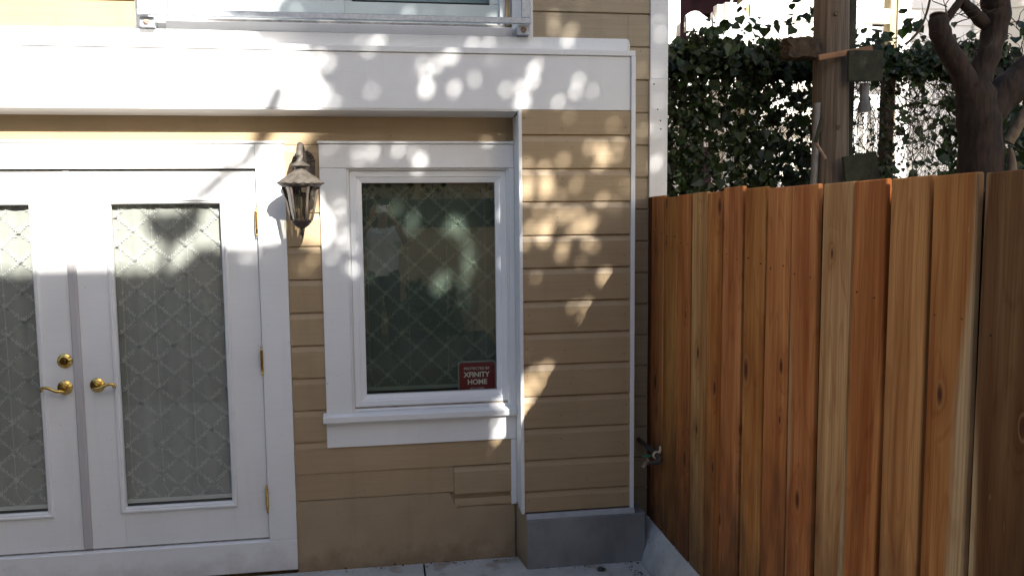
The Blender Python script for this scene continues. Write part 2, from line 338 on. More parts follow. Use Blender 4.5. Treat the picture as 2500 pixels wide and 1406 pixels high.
def thing(name, loc, label, cat, group=None, parent=None):
    e = bpy.data.objects.new(name, None); COL.objects.link(e); e.empty_display_size = .1
    if parent is not None: e.parent = parent; e.location = V(loc) - ORI[parent.name]
    else: e.location = loc
    ORI[e.name] = V(loc)
    if label: tag(e, label, cat, group)
    return e
def tag(o, label, cat, group=None):
    o['label'] = label; o['category'] = cat
    if group: o['group'] = group
    return o
def box(name, mat, parent, x0, x1, y0, y1, z0, z1, bevel=.002, **k):
    return MB().box(x0, x1, y0, y1, z0, z1).build(name, mat, parent, bevel=bevel, **k)
def structure(o): o['kind'] = 'structure'; return o
def soup(name, verts, faces, mat, parent=None, origin=(0, 0, 0), kind='stuff', smooth=False):
    me = bpy.data.meshes.new(name); me.from_pydata((np.asarray(verts) - np.asarray(origin)).tolist(), [], faces)
    return link(name, me, mat, parent, V(origin), kind)

# ------------------------------------------------------------------ ground
g = MB(); g.add([(-150, -150, -.03), (150, -150, -.03), (150, 150, -.03), (-150, 150, -.03)], [(0, 1, 2, 3)])
structure(g.build('ground', 'soil'))
patio = thing('patio', (0, 0, 0), None, None); patio['kind'] = 'structure'
for (x0, x1) in ((-3.0, -1.245), (-1.235, .178), (.188, 1.36)):
    for (y0, y1) in ((-1.50, -.03), (-2.95, -1.51), (-4.2, -2.96)):
        box('concrete_slab', 'concrete', patio, x0, x1, y0, y1, -.028, 0 if y0 > -2 else -.002, bevel=.004)
structure(box('terrace', 'brick', None, -3, 1.36, -6.8, -4.32, -.02, .25, bevel=.01))
cb = MB()      # sloped concrete curb under the cedar fence
n = 24; ys = [-.02 - 4.5 * i / n for i in range(n + 1)]
for i, y in enumerate(ys):
    j = .008 * math.sin(i * 1.9) + .004 * math.sin(i * 4.1)
    cb.v += [(1.345 + (-y) * .05 * (1 if y > -.6 else .6 / -y) + j * .6, y, -.02), (1.375 + j, y, .055 + j * .6), (1.425 + j * .5, y, .165 + j * .4), (1.448, y, .188 + j * .3), (1.58, y, .185), (1.58, y, -.02)]
cb.f = [(i * 6 + k, i * 6 + (k + 1) % 6, (i + 1) * 6 + (k + 1) % 6, (i + 1) * 6 + k) for i in range(n) for k in range(6)] + [tuple(range(6)), tuple(range(n * 6, n * 6 + 6))]
structure(cb.build('curb', 'curb', smooth=True))
pb = MB(); pb.lathe([(.006, .0), (.018, .004), (.021, .010), (.015, .016), (.004, .019)], (1.116, -.292, 0), 9, mod=lambda r, h, q, i: (r * (1 + .25 * math.sin(2 * q + i)), h))
tag(pb.build('pebble', 'pebble', origin=(1.116, -.292, 0)), 'small dark stone lying on the patio in front of the grey footing', 'stone')

# ------------------------------------------------------------------ the house
house = thing('house', (0, 0, 0), 'tan clapboard house with white trim, french doors and a picture window', 'house')
D = (-2.43, -.632, .185, 2.145); Wn = (-.168, .672, .862, 2.142); U = (-1.03, .70, 2.895, 4.75)
def wall_cells(x0, x1, z0, z1, ops, y0, y1):
    xs = sorted({x0, x1, *[o[0] for o in ops], *[o[1] for o in ops]}); zs = sorted({z0, z1, *[o[2] for o in ops], *[o[3] for o in ops]})
    b = MB()
    for za, zb in zip(zs, zs[1:]):
        run = None
        for xa, xb in list(zip(xs, xs[1:])) + [(None, None)]:
            hole = xa is None or any(o[0] <= xa and xb <= o[1] and o[2] <= za and zb <= o[3] for o in ops)
            if hole:
                if run: b.box(run[0], run[1], y0, y1, za, zb); run = None
            else: run = (run[0], xb) if run else (xa, xb)
    return b
wall_cells(-5, 1.535, -.02, 6.2, [D, Wn, U], .004, .14).build('front_wall', 'siding', house)
hw = MB().box(1.40, 1.535, .141, 5.2, -.02, 6.2).box(-5, -4.86, .141, 5.2, -.02, 6.2).box(-4.859, 1.399, 5.06, 5.2, -.02, 6.2)
hw.build('outer_wall', 'siding', house)
hr = MB().box(-4.859, 1.399, .141, 5.059, .10, .16).box(-4.859, 1.399, .141, 5.059, 2.55, 2.65).box(-4.859, 1.399, 2.6, 2.7, .161, 2.549)
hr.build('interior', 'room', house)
MB().extrude_x([(-.35, 6.2), (2.6, 7.6), (5.55, 6.2), (5.55, 6.28), (2.6, 7.7), (-.35, 6.28)], -5.3, 1.9).build('roof', 'roof', house)

def siding_board(x0, x1, z0, z1, y=-.018, lip=.012, bev=.035, mat='siding', back=.003, jit=True):
    j = random.uniform(-.0012, .0012) if jit else 0
    y += j
    prof = [(back, z0 + .001), (y, z0 + .001), (y - .0005, z0 + .004), (y, z1 - bev), (y + lip * .9, z1 - .004), (y + lip, z1), (back, z1)]
    return MB().extrude_x(prof, x0, x1).build('siding_board', mat, house)
L0, DL = .532, .1735
for k in range(10):
    z0 = L0 + DL * k; z1 = z0 + DL
    if k == 0: siding_board(-.487, .690, z0, z1)
    else: siding_board(-.487, -.312, z0, z1)
    siding_board(-4.9, -2.58, z0, z1)
siding_board(-.487, .3565, .385, L0, y=-.015, lip=.002, bev=.01)
siding_board(.3585, .690, .372, .527, y=-.017, bev=.03)
siding_board(.3585, .690, .300, .345, y=-.015, lip=.002, bev=.03)
siding_board(-2.6, .672, 2.268, 2.425, y=-.006, lip=.001, bev=.01)
pz = [.305, .421, .592, .765, .938, 1.109, 1.276, 1.447, 1.621, 1.792, 1.967, 2.137, 2.310, 2.434]
for a, b in zip(pz, pz[1:]): siding_board(.7225, 1.3025, a, b, y=-.182, back=-.150, bev=.036 if b < 2.42 else .004, lip=.012 if b < 2.42 else .001)
z = 2.795 - .1745 * 15
while z < 3.9:
    x0 = .8135 if z > 2.74 else 1.332
    if abs(z - 2.795) < .01: siding_board(x0, 1.3345, z, z + .1745, y=-.016, lip=.010, bev=.012, mat='oldsiding'); x0 = 1.336
    siding_board(x0, 1.4575, z, z + .1745, y=-.016, lip=.010, bev=.012, mat='oldsiding')
    if z > 2.78: siding_board(-4.9, -1.1745, z, z + .1745, y=-.016, lip=.010, bev=.012)
    z += .1745
# plaster skirt with an uneven face
ps = MB(); nx, nz = 36, 10
for i in range(nx + 1):
    for k in range(nz + 1):
        x = -.487 + 1.179 * i / nx; zz = -.01 + .394 * k / nz
        if k == nz: zz = .384 if x < .357 else .299
        zz = min(zz, .384 if x < .357 else .299)
        ps.v.append((x, -.016 - .004 * math.sin(i * .8) * math.sin(k * .9) - .002 * math.sin(i * 2.7 + k) - (.016 if k == 0 else .008 if k == 1 else 0), zz))
ps.f = [(i * (nz + 1) + k, (i + 1) * (nz + 1) + k, (i + 1) * (nz + 1) + k + 1, i * (nz + 1) + k + 1) for i in range(nx) for k in range(nz)]
ps.build('plaster_base', 'plaster', house, smooth=True)

# projecting box: beam, its soffit, the side panel and trims
MB().box(-2.7, 1.302, -.178, -.012, 2.436, 2.712).build('fascia_beam', 'white', house, bevel=.0015)
MB().box(-2.7, 1.326, -.186, -.02, 2.7135, 2.742).build('fascia_cap', 'trim', house, bevel=.002)
MB().extrude_x([(-.176, 2.4355), (-.174, 2.428), (-.008, 2.412), (-.008, 2.4355)], -2.7, .703).build('soffit', 'trim', house)
MB().box(-2.7, 1.322, -.055, -.020, 2.7425, 2.826).build('flashing_board', 'trim', house, bevel=.002)
MB().tube([(1.327, -.045, 2.752), (1.331, -.045, 2.79), (1.327, -.045, 2.822)], [.005, .007, .004], 8).build('flashing_end', 'trim', house, smooth=True)
MB().box(.715, 1.310, -.149, .002, .300, 2.434).build('panel_frame', 'siding', house)
MB().box(1.3035, 1.326, -.190, -.13, .297, 2.7125).build('panel_edge_trim', 'trim', house, bevel=.0015)
MB().extrude_y([(.704, .300), (.7215, .300), (.7215, 2.4345), (.704, 2.4345)], -.190, -.150).build('panel_edge_trim', 'trim', house, bevel=.0015)
MB().add([(.7045, -.149, .300), (.714, -.149, .300), (.714, .002, .318), (.7045, .002, .318), (.7045, -.149, 2.411), (.714, -.149, 2.411), (.714, .002, 2.411), (.7045, .002, 2.411)],
         [(0, 3, 2, 1), (4, 5, 6, 7), (0, 1, 5, 4), (1, 2, 6, 5), (2, 3, 7, 6), (3, 0, 4, 7)]).build('panel_return', 'trim', house)
# grey footing below the panel
ft = MB(); ft.extrude_x([(-.02, -.02), (-.212, -.02), (-.206, .14), (-.203, .268), (-.02, .268)], .728, 1.39)
ft.build('footing', 'footing', house, bevel=.006)
MB().extrude_x([(-.02, .2685), (-.202, .2685), (-.190, .2955), (-.02, .2955)], .726, 1.330).build('footing_cap', 'footcap', house, bevel=.003)
MB().add([(.700, .0, -.02), (.7275, -.208, -.02), (.7275, 0, -.02), (.702, .0, .298), (.7275, -.200, .297), (.7275, 0, .298)], [(0, 1, 4, 3), (0, 2, 1), (3, 4, 5), (1, 2, 5, 4), (0, 3, 5, 2)]).build('footing_side', 'plaster', house)
# corner board of the house, in two lengths as patched
MB().box(1.4585, 1.552, -.026, .02, 2.624, 6.1).build('corner_board', 'trim', house, bevel=.002)
MB().box(1.455, 1.550, -.030, .02, -.02, 2.6225).build('corner_board', 'trim', house, bevel=.002)
MB().box(1.5525, 1.560, -.02, .13, -.02, 6.1).build('corner_board', 'trim', house, bevel=.002)
# screw heads on the patched length and nails in the panel boards
nl = MB()
for x, zz in ((1.478, 2.595), (1.50, 2.46), (1.515, 2.40), (1.518, 2.355)): nl.lathe([(.0045, 0), (.004, .0015)], (x, -.030, zz), 8, axis='y')
for a, b in zip(pz, pz[1:]):
    for x in (.745, 1.275, random.uniform(.9, 1.1)): nl.lathe([(.003, 0), (.0025, .0008)], (x + random.uniform(-.01, .01), -.1825, a + (b - a) * random.uniform(.25, .7)), 6, axis='y')
nl.build('nail_heads', 'nail', house, kind='stuff')

# door casing and sill
MB().box(-.631, -.488, -.034, .003, .187, 2.2725).build('door_casing', 'trim', house, bevel=.002)
MB().box(-2.57, -2.431, -.034, .003, .187, 2.2725).build('door_casing', 'trim', house, bevel=.002)
MB().box(-2.43, -.632, -.033, .003, 2.147, 2.2725).build('door_casing', 'trim', house, bevel=.002)
MB().box(-2.58, -.484, -.043, .003, 2.2735, 2.285).build('door_casing', 'trim', house, bevel=.002)
MB().box(-2.57, -.488, -.036, .003, .018, .1855).build('door_sill', 'trim', house, bevel=.003)
MB().box(-2.43, -.633, .0, .06, .186, .195).build('door_threshold', 'track', house)

def frame_ring(x0, x1, z0, z1, w, prof):            # mitred moulding ring; prof = [(inset, y)] from outer to inner edge
    b = MB(); k = len(prof)
    for (i, y) in prof: b.v += [(x0 + i, y, z0 + i), (x1 - i, y, z0 + i), (x1 - i, y, z1 - i), (x0 + i, y, z1 - i)]
    for j in range(k): b.f += [(j * 4 + c, j * 4 + (c + 1) % 4, ((j + 1) % k) * 4 + (c + 1) % 4, ((j + 1) % k) * 4 + c) for c in range(4)]
    return b
def curtain_part(name, mat, emat, x0, x1, z0, z1, y, ph, label, hem=True, cords=(), px=.168, pz_=.149, group=None):
    o = (x0 / 2 + x1 / 2, y, z0); b = MB(); nx = 40
    for i in range(nx + 1):
        x = x0 + (x1 - x0) * i / nx; yy = y + .0035 * math.sin(i * .55 + ph) + .002 * math.sin(i * 1.37)
        b.v += [(x, yy, z0), (x, yy, z1)]
    b.f = [(2 * i, 2 * i + 2, 2 * i + 3, 2 * i + 1) for i in range(nx)]
    c = thing(name, o, label, 'curtain', group)
    b.build('fabric', mat, c, smooth=True)
    e = MB(); ye = y - .0075
    def leaf(x, zz, a, ln, wd):
        ca, sa = math.cos(a), math.sin(a)
        pts = [(0, 0), (ln * .45, wd), (ln, 0), (ln * .45, -wd)]
        P = [(x + ca * p - sa * q, ye, zz + sa * p + ca * q) for p, q in pts]
        if all(x0 + .004 < p[0] < x1 - .004 and z0 + .004 < p[2] < z1 - .004 for p in P): e.add(P, [(0, 1, 2, 3)])
    rows = int((z1 - z0) / (pz_ / 2)) + 3; cols = int((x1 - x0) / px) + 3
    zb = z0 + .012
    for rr in range(rows):
        for cc in range(-1, cols):
            x = x0 + ph * .03 + cc * px + (px / 2 if rr % 2 else 0); zz = zb + rr * pz_ / 2
            for q in range(5): leaf(x, zz, q * 2 * math.pi / 5 + .3, .0165, .0072)
            for sgn in (-1, 1):                       # sprig running up to the two neighbours above
                dx, dz = sgn * px / 2, pz_ / 2; ln = math.hypot(dx, dz); a = math.atan2(dz, dx)
                for t in range(1, 8):
                    f = t / 8; xx = x + dx * f; z2 = zz + dz * f
                    s2 = 1 if t % 2 else -1
                    leaf(xx + random.gauss(0, .001), z2 + random.gauss(0, .001), a + s2 * random.uniform(.55, .95), random.uniform(.014, .019), .0030)
                    leaf(xx, z2, a - s2 * random.uniform(.4, .8), random.uniform(.010, .014), .0025)
                st = 7
                for t in range(st):
                    f0, f1 = t / st, (t + 1) / st; w0 = .0006
                    ox, oz = -math.sin(a) * w0, math.cos(a) * w0
                    bow0, bow1 = .006 * math.sin(f0 * math.pi * 2) * sgn, .006 * math.sin(f1 * math.pi * 2) * sgn
                    Q = [(x + dx * f0 + bow0 + ox, ye, zz + dz * f0 + oz), (x + dx * f1 + bow1 + ox, ye, zz + dz * f1 + oz), (x + dx * f1 + bow1 - ox, ye, zz + dz * f1 - oz), (x + dx * f0 + bow0 - ox, ye, zz + dz * f0 - oz)]
                    if all(x0 + .004 < p[0] < x1 - .004 and z0 + .004 < p[2] < z1 - .004 for p in Q): e.add(Q, [(0, 1, 2, 3)])
    eo = e.build('embroidery', emat, c); eo['kind'] = 'stuff'
    for x in cords:
        cd = MB().box(x - .0009, x + .0009, ye - .001, ye, z0 + .09, z1 - .01)
        zz = z0 + .12
        while zz < z1 - .05:
            for q in range(10):
                a0, a1 = q * math.pi / 5, (q + 1) * math.pi / 5; r0, r1 = .0035, .0062
                cd.add([(x + r0 * math.cos(a0), ye - .002, zz + r0 * math.sin(a0)), (x + r1 * math.cos(a0), ye - .002, zz + r1 * math.sin(a0)), (x + r1 * math.cos(a1), ye - .002, zz + r1 * math.sin(a1)), (x + r0 * math.cos(a1), ye - .002, zz + r0 * math.sin(a1))], [(0, 1, 2, 3)])
            zz += .165
        cd.tube([(x, ye, z0 + .09), (x + .012, ye, z0 + .07), (x + .022, ye, z0 + .045), (x + .018, ye, z0 + .02)], .001, 4)
        cd.build('cord', emat, c)
    if hem: MB().box(x0 + .002, x1 - .002, y - .009, y - .0085, z0 + .002, z0 + .024).build('hem', emat, c)
    return c

# french doors
def door_leaf(x0, x1, g0, g1, label):
    d = thing('door', ((x0 + x1) / 2, 0, .19), None, None, parent=house)
    if label: d['label'] = label
    z0, z1 = .196, 2.139; a0, a1 = g0 - .012, g1 + .012; b0, b1 = .392, 1.985
    MB().box(x0, a0, -.006, .036, z0, z1).build('stile', 'trim', d, bevel=.001)
    MB().box(a1, x1, -.006, .036, z0, z1).build('stile', 'trim', d, bevel=.001)
    MB().box(a0 + .0004, a1 - .0004, -.0058, .036, z0, b0).build('rail', 'trim', d, bevel=.001)
    MB().box(a0 + .0004, a1 - .0004, -.0058, .036, b1, z1).build('rail', 'trim', d, bevel=.001)
    frame_ring(g0 - .030, g1 + .030, .376, 2.001, 0, [(0, -.003), (0, -.012), (.006, -.019), (.013, -.019), (.017, -.012), (.024, -.012), (.030, -.004), (.030, .012), (0, .012)]).build('moulding', 'trim', d)
    MB().box(g0 - .004, g1 + .004, .006, .010, .404, 1.973).build('glass', 'doorglass', d)
    return d
dr = door_leaf(-1.5235, -.6365, -1.345, -.818, 'right leaf of the french doors with three brass hinges')
dl = door_leaf(-2.427, -1.5585, -2.255, -1.728, 'left leaf of the french doors with a brass deadbolt above its lever')
MB().extrude_y([(-1.5625, .200), (-1.5205, .200), (-1.5205, 2.137), (-1.5625, 2.137)], -.022, .03).build('astragal', 'astragal', dl, bevel=.007)
for i, (za, zb) in enumerate(((1.80, 1.95), (1.078, 1.232), (.338, .494))):
    x = -.6345; y = -.038; h = (zb - za); hg = MB()
    hg.lathe([(.002, 0), (.0055, .004), (.0055, .010), (.003, .014), (.0072, .019), (.0072, .021)] + [v for q in range(5) for v in ((.0075, .021 + (h - .042) * (q + .03) / 5), (.0075, .021 + (h - .042) * (q + .95) / 5), (.0062, .021 + (h - .042) * (q + .97) / 5))] + [(.0072, h - .021), (.0072, h - .019), (.003, h - .014), (.0055, h - .010), (.0055, h - .004), (.002, h)], (x, y, za), 12)
    hg.box(x - .004, x + .004, -.040, .0, za + .024, zb - .024)
    hg.build('hinge', 'brass', dr, smooth=True)
def rose(c):
    return MB().lathe([(.036, 0), (.037, .003), (.034, .006), (.031, .0065), (.027, .010), (.020, .011), (.016, .013), (.013, .022), (.012, .034)], c, 28, axis='y',
                      mod=lambda r, h, q, i: (r * (1 + (.03 * math.sin(q * 9) if 1 < i < 5 else 0)), h + (.0018 * math.sin(q * 11) if 2 < i < 5 else 0)))
def lever(c, s):
    b = MB(); x, y, zz = c
    b.tube([(x, y - .030, zz), (x, y - .048, zz)], [.0115, .0125], 14)
    b.tube([(x - s * .012, y - .050, zz - .012), (x + s * .004, y - .052, zz - .011), (x + s * .022, y - .053, zz - .010), (x + s * .042, y - .052, zz - .001), (x + s * .060, y - .051, zz + .008), (x + s * .078, y - .050, zz + .012), (x + s * .092, y - .048, zz + .009), (x + s * .099, y - .047, zz + .0), (x + s * .095, y - .047, zz - .008)],
           [.004, .0075, .009, .0085, .008, .008, .0078, .007, .0055], 12)
    b.lathe([(.002, 0), (.0075, .003), (.0085, .008), (.0075, .013), (.002, .016)], (x + s * .094, y - .053, zz - .010), 10)
    return b
for d, c, s in ((dl, (-1.609, -.006, 1.050), -1), (dr, (-1.4535, -.006, 1.056), 1)):
    rose(c).build('rose', 'brass', d, smooth=True); lever(c, s).build('lever', 'brass', d, smooth=True)
MB().lathe([(.036, 0), (.037, .004), (.033, .008), (.029, .009), (.024, .016), (.021, .018), (.0205, .017), (.010, .0165), (.009, .019), (.001, .019)], (-1.602, -.006, 1.187), 28, axis='y', mod=lambda r, h, q, i: (r, h + (.0015 * math.sin(q * 10) if 1 < i < 4 else 0))).build('deadbolt', 'brass', dl, smooth=True)
MB().box(-1.6032, -1.6008, -.0262, -.0245, 1.180, 1.192).build('keyhole', 'gap', dl)
curtain_part('curtain', 'curtain', 'embroidery', -1.352, -.812, .412, 1.982, .040, .5, 'sheer sprig lattice curtain behind the glass of the right french door', cords=(-1.32, -1.165, -.995))
curtain_part('curtain', 'curtain', 'embroidery', -2.262, -1.722, .412, 1.982, .040, 1.5, 'sheer sprig lattice curtain behind the glass of the left french door', cords=(-2.05, -1.885))

# picture window
MB().box(-.3135, -.177, -.034, .003, .8505, 2.146).build('window_casing', 'trim', house, bevel=.002)
MB().box(-.3135, .7035, -.033, .003, 2.1475, 2.2715).build('window_casing', 'trim', house, bevel=.002)
MB().box(-.320, .7038, -.043, .003, 2.2725, 2.2855).build('window_casing', 'trim', house, bevel=.002)
MB().box(.6745, .7037, -.0335, .003, .8505, 2.146).build('window_casing', 'trim', house, bevel=.002)
MB().box(.6745, .7037, -.026, .003, .300, .670).build('window_casing', 'trim', house, bevel=.002)
win = thing('window', (.25, 0, .86), None, None, parent=house); win['label'] = 'white vinyl picture window beside the wall lantern'
frame_ring(-.1765, .674, .858, 2.1465, 0, [(0, -.020), (0, .06), (.012, .06), (.012, -.004), (.006, -.020)]).build('stop', 'trim', win)
frame_ring(-.164, .667, .878, 2.134, 0, [(0, .004), (.003, .0), (.030, .0), (.034, .004), (.034, .006), (.040, .006), (.056, .012), (.062, .014), (.062, .045), (0, .045)]).build('frame', 'vinyl', win)
MB().box(-.107, .610, .026, .030, .936, 2.077).build('pane', 'glass', win)
MB().add([(-.331, -.066, .812), (.7035, -.066, .812), (.7035, .05, .812), (-.331, .05, .812), (-.331, -.066, .846), (.7035, -.066, .846), (.7035, .05, .872), (-.331, .05, .872)],
         [(0, 3, 2, 1), (4, 5, 6, 7), (0, 1, 5, 4), (1, 2, 6, 5), (2, 3, 7, 6), (3, 0, 4, 7)]).build('sill', 'trim', win, bevel=.003)
MB().box(-.316, .7032, -.031, .003, .672, .811).build('apron', 'trim', win, bevel=.002)
MB().box(-.166, .670, -.002, .02, .8665, .8785).build('caulk_line', 'caulk', win)
curtain_part('curtain', 'wcurtain', 'wembroidery', -.135, .640, .945, 2.06, .085, 2.2, 'green grey sheer sprig lattice curtain hanging inside the picture window', cords=(-.08, .135, .345, .555), px=.160, pz_=.150)

# security sign inside the pane, lower right
def text_mesh(body, size, off=0.):
    cu = bpy.data.curves.new('t', 'FONT'); cu.body = body; cu.size = size; cu.align_x = 'CENTER'; cu.offset = off; cu.fill_mode = 'FRONT'
    o = bpy.data.objects.new('t', cu); COL.objects.link(o); dg = bpy.context.evaluated_depsgraph_get()
    me = bpy.data.meshes.new_from_object(o.evaluated_get(dg)); bpy.data.objects.remove(o); return me
def rounded(x0, x1, z0, z1, r, top_only=True):
    pts = [(x0, z0), (x1, z0)]
    for k in range(7): a = k * math.pi / 12; pts.append((x1 - r + r * math.cos(a), z1 - r + r * math.sin(a)))
    for k in range(7): a = math.pi / 2 + k * math.pi / 12; pts.append((x0 + r + r * math.cos(a), z1 - r + r * math.sin(a)))
    return pts
sg = thing('security_sign', (.495, .044, .90), 'dark red security sign with pale lettering in the lower right of the window', 'sign')
MB().extrude_y(rounded(.3935, .6045, .900, 1.099, .022), .046, .048).build('rim', 'signrim', sg)
MB().extrude_y(rounded(.4000, .5985, .900, 1.091, .016), .0445, .0459).build('panel', 'signred', sg)
for body, size, x, zz, off in (('PROTECTED BY', .0205, .498, 1.050, .00015), ('XFINITY', .0385, .497, 1.010, .0012), ('HOME', .0385, .500, .969, .0012), ('(877) 519-8499', .0125, .499, .942, 0)):
    me = text_mesh(body, size, off); ob = bpy.data.objects.new('lettering', me); COL.objects.link(ob); me.materials.clear(); me.materials.append(MAT['signtext'])
    ob.parent = sg; ob.location = (x - .495, .0438 - .044, zz - .90); ob.rotation_euler = (math.pi / 2, 0, 0); ORI[ob.name] = V((x, .0438, zz))

# upper glazed door above the ledge and its steel rail
ud = thing('upper_door', (-.2, 0, 2.83), None, None, parent=house); ud['label'] = 'sliding glass door upstairs behind a steel guard rail'
MB().box(-1.173, -1.031, -.034, .003, 2.8275, 4.9).build('casing', 'trim', ud, bevel=.002)
MB().box(.7005, .812, -.034, .003, 2.8275, 4.9).build('casing', 'trim', ud, bevel=.002)
MB().box(-1.031, .7005, -.033, .003, 4.76, 4.9).build('casing', 'trim', ud, bevel=.002)
MB().box(-1.0305, .70, -.045, .06, 2.8275, 2.874).build('sill', 'trim', ud, bevel=.003)
MB().box(-1.0305, .685, -.020, .06, 2.8745, 2.884).build('track', 'track', ud, bevel=.001)
MB().box(-1.0305, .685, -.006, .06, 2.8845, 2.893).build('track', 'track', ud, bevel=.001)
for x0, x1, y in ((-1.028, -.165, .012), (-.185, .64, .030)):
    sh = MB().box(x0, x1, y, y + .016, 2.8945, 3.006).box(x0, x0 + .06, y, y + .016, 3.007, 4.70).box(x1 - .05, x1, y, y + .016, 3.007, 4.70).box(x0, x1, y, y + .016, 4.701, 4.745)
    sh.build('sash', 'tealpaint', ud, bevel=.001); MB().box(x0 + .058, x1 - .048, y + .004, y + .010, 3.005, 4.702).build('pane', 'teal', ud)
    MB().box(x0 + .060, x1 - .050, y - .001, y + .003, 3.002, 3.010).build('gasket', 'gap', ud)
MB().box(.641, .700, .0, .06, 2.8945, 4.75).build('jamb', 'vinyl', ud, bevel=.001)
MB().box(.668, .688, -.028, -.001, 2.885, 4.75).build('stop', 'raw_and_shade', ud, bevel=.001)
bl = thing('blind', (-.2, .10, 2.9), 'pale blind hanging behind the upstairs glass door', 'blind')
MB().box(-1.02, .65, .10, .105, 2.90, 4.74).build('sheet', 'vinyl', bl)
gr = thing('guard_rail', (-.18, -.09, 2.83), 'galvanized steel guard rail bolted across the upstairs door', 'railing')
MB().box(-1.14, .786, -.135, -.105, 2.877, 2.906).build('bottom_rail', 'galv', gr, bevel=.003)
MB().box(-1.14, .786, -.135, -.105, 3.86, 3.89).build('top_rail', 'galv', gr, bevel=.003)
MB().box(.738, .784, -.128, -.09, 2.9065, 3.8595).build('post', 'galv', gr, bevel=.003)
MB().box(-1.138, -1.092, -.128, -.09, 2.9065, 3.8595).build('post', 'galv', gr, bevel=.003)
for x in (-1.105, .752):
    br_ = MB().box(x - .034, x + .034, -.100, -.0345, 2.829, 2.8765).build('bracket', 'galv', gr, bevel=.004)
    MB().lathe([(.016, 0), (.016, .004), (.010, .005), (.010, .011), (.002, .012)], (x - .002, -.1003, 2.851), 6, axis='y').build('bolt', 'rust', br_)

# ------------------------------------------------------------------ wall lantern
LX, LY = -.392, -.222
lan = thing('wall_lantern', (LX, 0, 1.80), 'bronze carriage lantern with scalloped roof mounted between the french doors and the window', 'lantern')
pl = [(-.0555, -.0), (.0555, 0), (.0555, .20)]
pts = [(-.054, .02), (.054, .02)]; nsh = 9
for k in range(nsh + 1):
    a = math.pi * k / nsh; r = .0565
    pts.append((r * math.cos(a), .195 + r * math.sin(a)))
    if k < nsh: a2 = math.pi * (k + .5) / nsh; pts.append((.0600 * math.cos(a2), .195 + .0600 * math.sin(a2)))
MB().extrude_y([(LX + .002 + x, 1.985 + zz) for x, zz in pts], -.034, -.018).build('back_plate', 'bronze', lan, bevel=.003)
fl = MB()
for k in range(nsh):
    a = math.pi * (k + .5) / nsh; fl.tube([(LX + .002 + .012 * math.cos(a), -.036, 2.18 + .012 * math.sin(a)), (LX + .002 + .056 * math.cos(a), -.033, 2.18 + .056 * math.sin(a))], [.003, .0085], 8)
fl.build('shell_fluting', 'bronze', lan, smooth=True)
arm = MB(); arm.tube([(LX + .003, -.03, 2.150), (LX + .002, -.075, 2.215), (LX + .001, -.125, 2.252), (LX, -.175, 2.255), (LX, -.212, 2.235), (LX, -.222, 2.200), (LX, LY, 2.168)], [.016, .0155, .015, .015, .0155, .017, .019], 14)
arm.build('arm', 'bronze_light', lan, smooth=True)
zb = 1.80; sc = .000373
def zy(y): return zb + (1285 - y) * sc
def scal(n, amp):
    return lambda r, h, q, i: (r * (1 + amp * abs(math.cos(n * q / 2)) * min(1, r / .05)), h - (.006 * abs(math.cos(n * q / 2)) ** .7 if r > .10 else 0))
MB().lathe([(.017, zy(288)), (.030, zy(312)), (.042, zy(332)), (.047, zy(346)), (.046, zy(352)), (.030, zy(356)), (.025, zy(378)), (.024, zy(395)), (.030, zy(400)), (.030, zy(407)), (.018, zy(408))], (LX, LY, 0), 48, mod=scal(14, .03)).build('cap', 'bronze_light', lan, smooth=True)
MB().lathe([(.030, zy(406)), (.033, zy(415)), (.050, zy(450)), (.072, zy(490)), (.092, zy(525)), (.107, zy(548)), (.1125, zy(556)), (.1115, zy(568)), (.098, zy(570)), (.05, zy(566))], (LX, LY, 0), 112, mod=scal(16, .035)).build('roof', 'bronze_light', lan, smooth=True)
MB().lathe([(.098, zy(571)), (.110, zy(573)), (.108, zy(586)), (.099, zy(606)), (.090, zy(622)), (.080, zy(624)), (.080, zy(600))], (LX, LY, 0), 40).build('collar', 'bronze', lan, smooth=True)
gp = [(.086, zy(622)), (.080, zy(660)), (.074, zy(720)), (.069, zy(800)), (.064, zy(880)), (.059, zy(960)), (.052, zy(1030)), (.047, zy(1064))]
MB().lathe([(r * .97, h) for r, h in gp], (LX, LY, 0), 6, caps=False, mod=lambda r, h, q, i: (r, h)).build('glass', 'lampglass', lan)
for k in range(6):
    a = k * math.pi / 3
    rb = MB(); rb.tube([(LX + r * 1.0 * math.cos(a), LY + r * 1.0 * math.sin(a), h) for r, h in gp], [.0085, .008, .007, .0065, .006, .006, .006, .0065], 8)
    rb.build('rib', 'bronze', lan, smooth=True)
MB().lathe([(.040, zy(1052)), (.049, zy(1058)), (.052, zy(1068)), (.046, zy(1074)), (.050, zy(1086)), (.045, zy(1096)), (.040, zy(1102)), (.036, zy(1122)), (.027, zy(1142)), (.018, zy(1158)), (.014, zy(1166))], (LX, LY, 0), 36, mod=lambda r, h, q, i: (r * (1 + (.04 * math.cos(12 * q) if i > 5 else 0)), h)).build('cup', 'bronze', lan, smooth=True)
MB().lathe([(.012, zy(1165)), (.006, zy(1176)), (.006, zy(1190)), (.010, zy(1200)), (.0115, zy(1216)), (.0112, zy(1236)), (.008, zy(1250)), (.004, zy(1262)), (.005, zy(1274)), (.002, zy(1287))], (LX, LY, 0), 16).build('finial', 'bronze', lan, smooth=True)
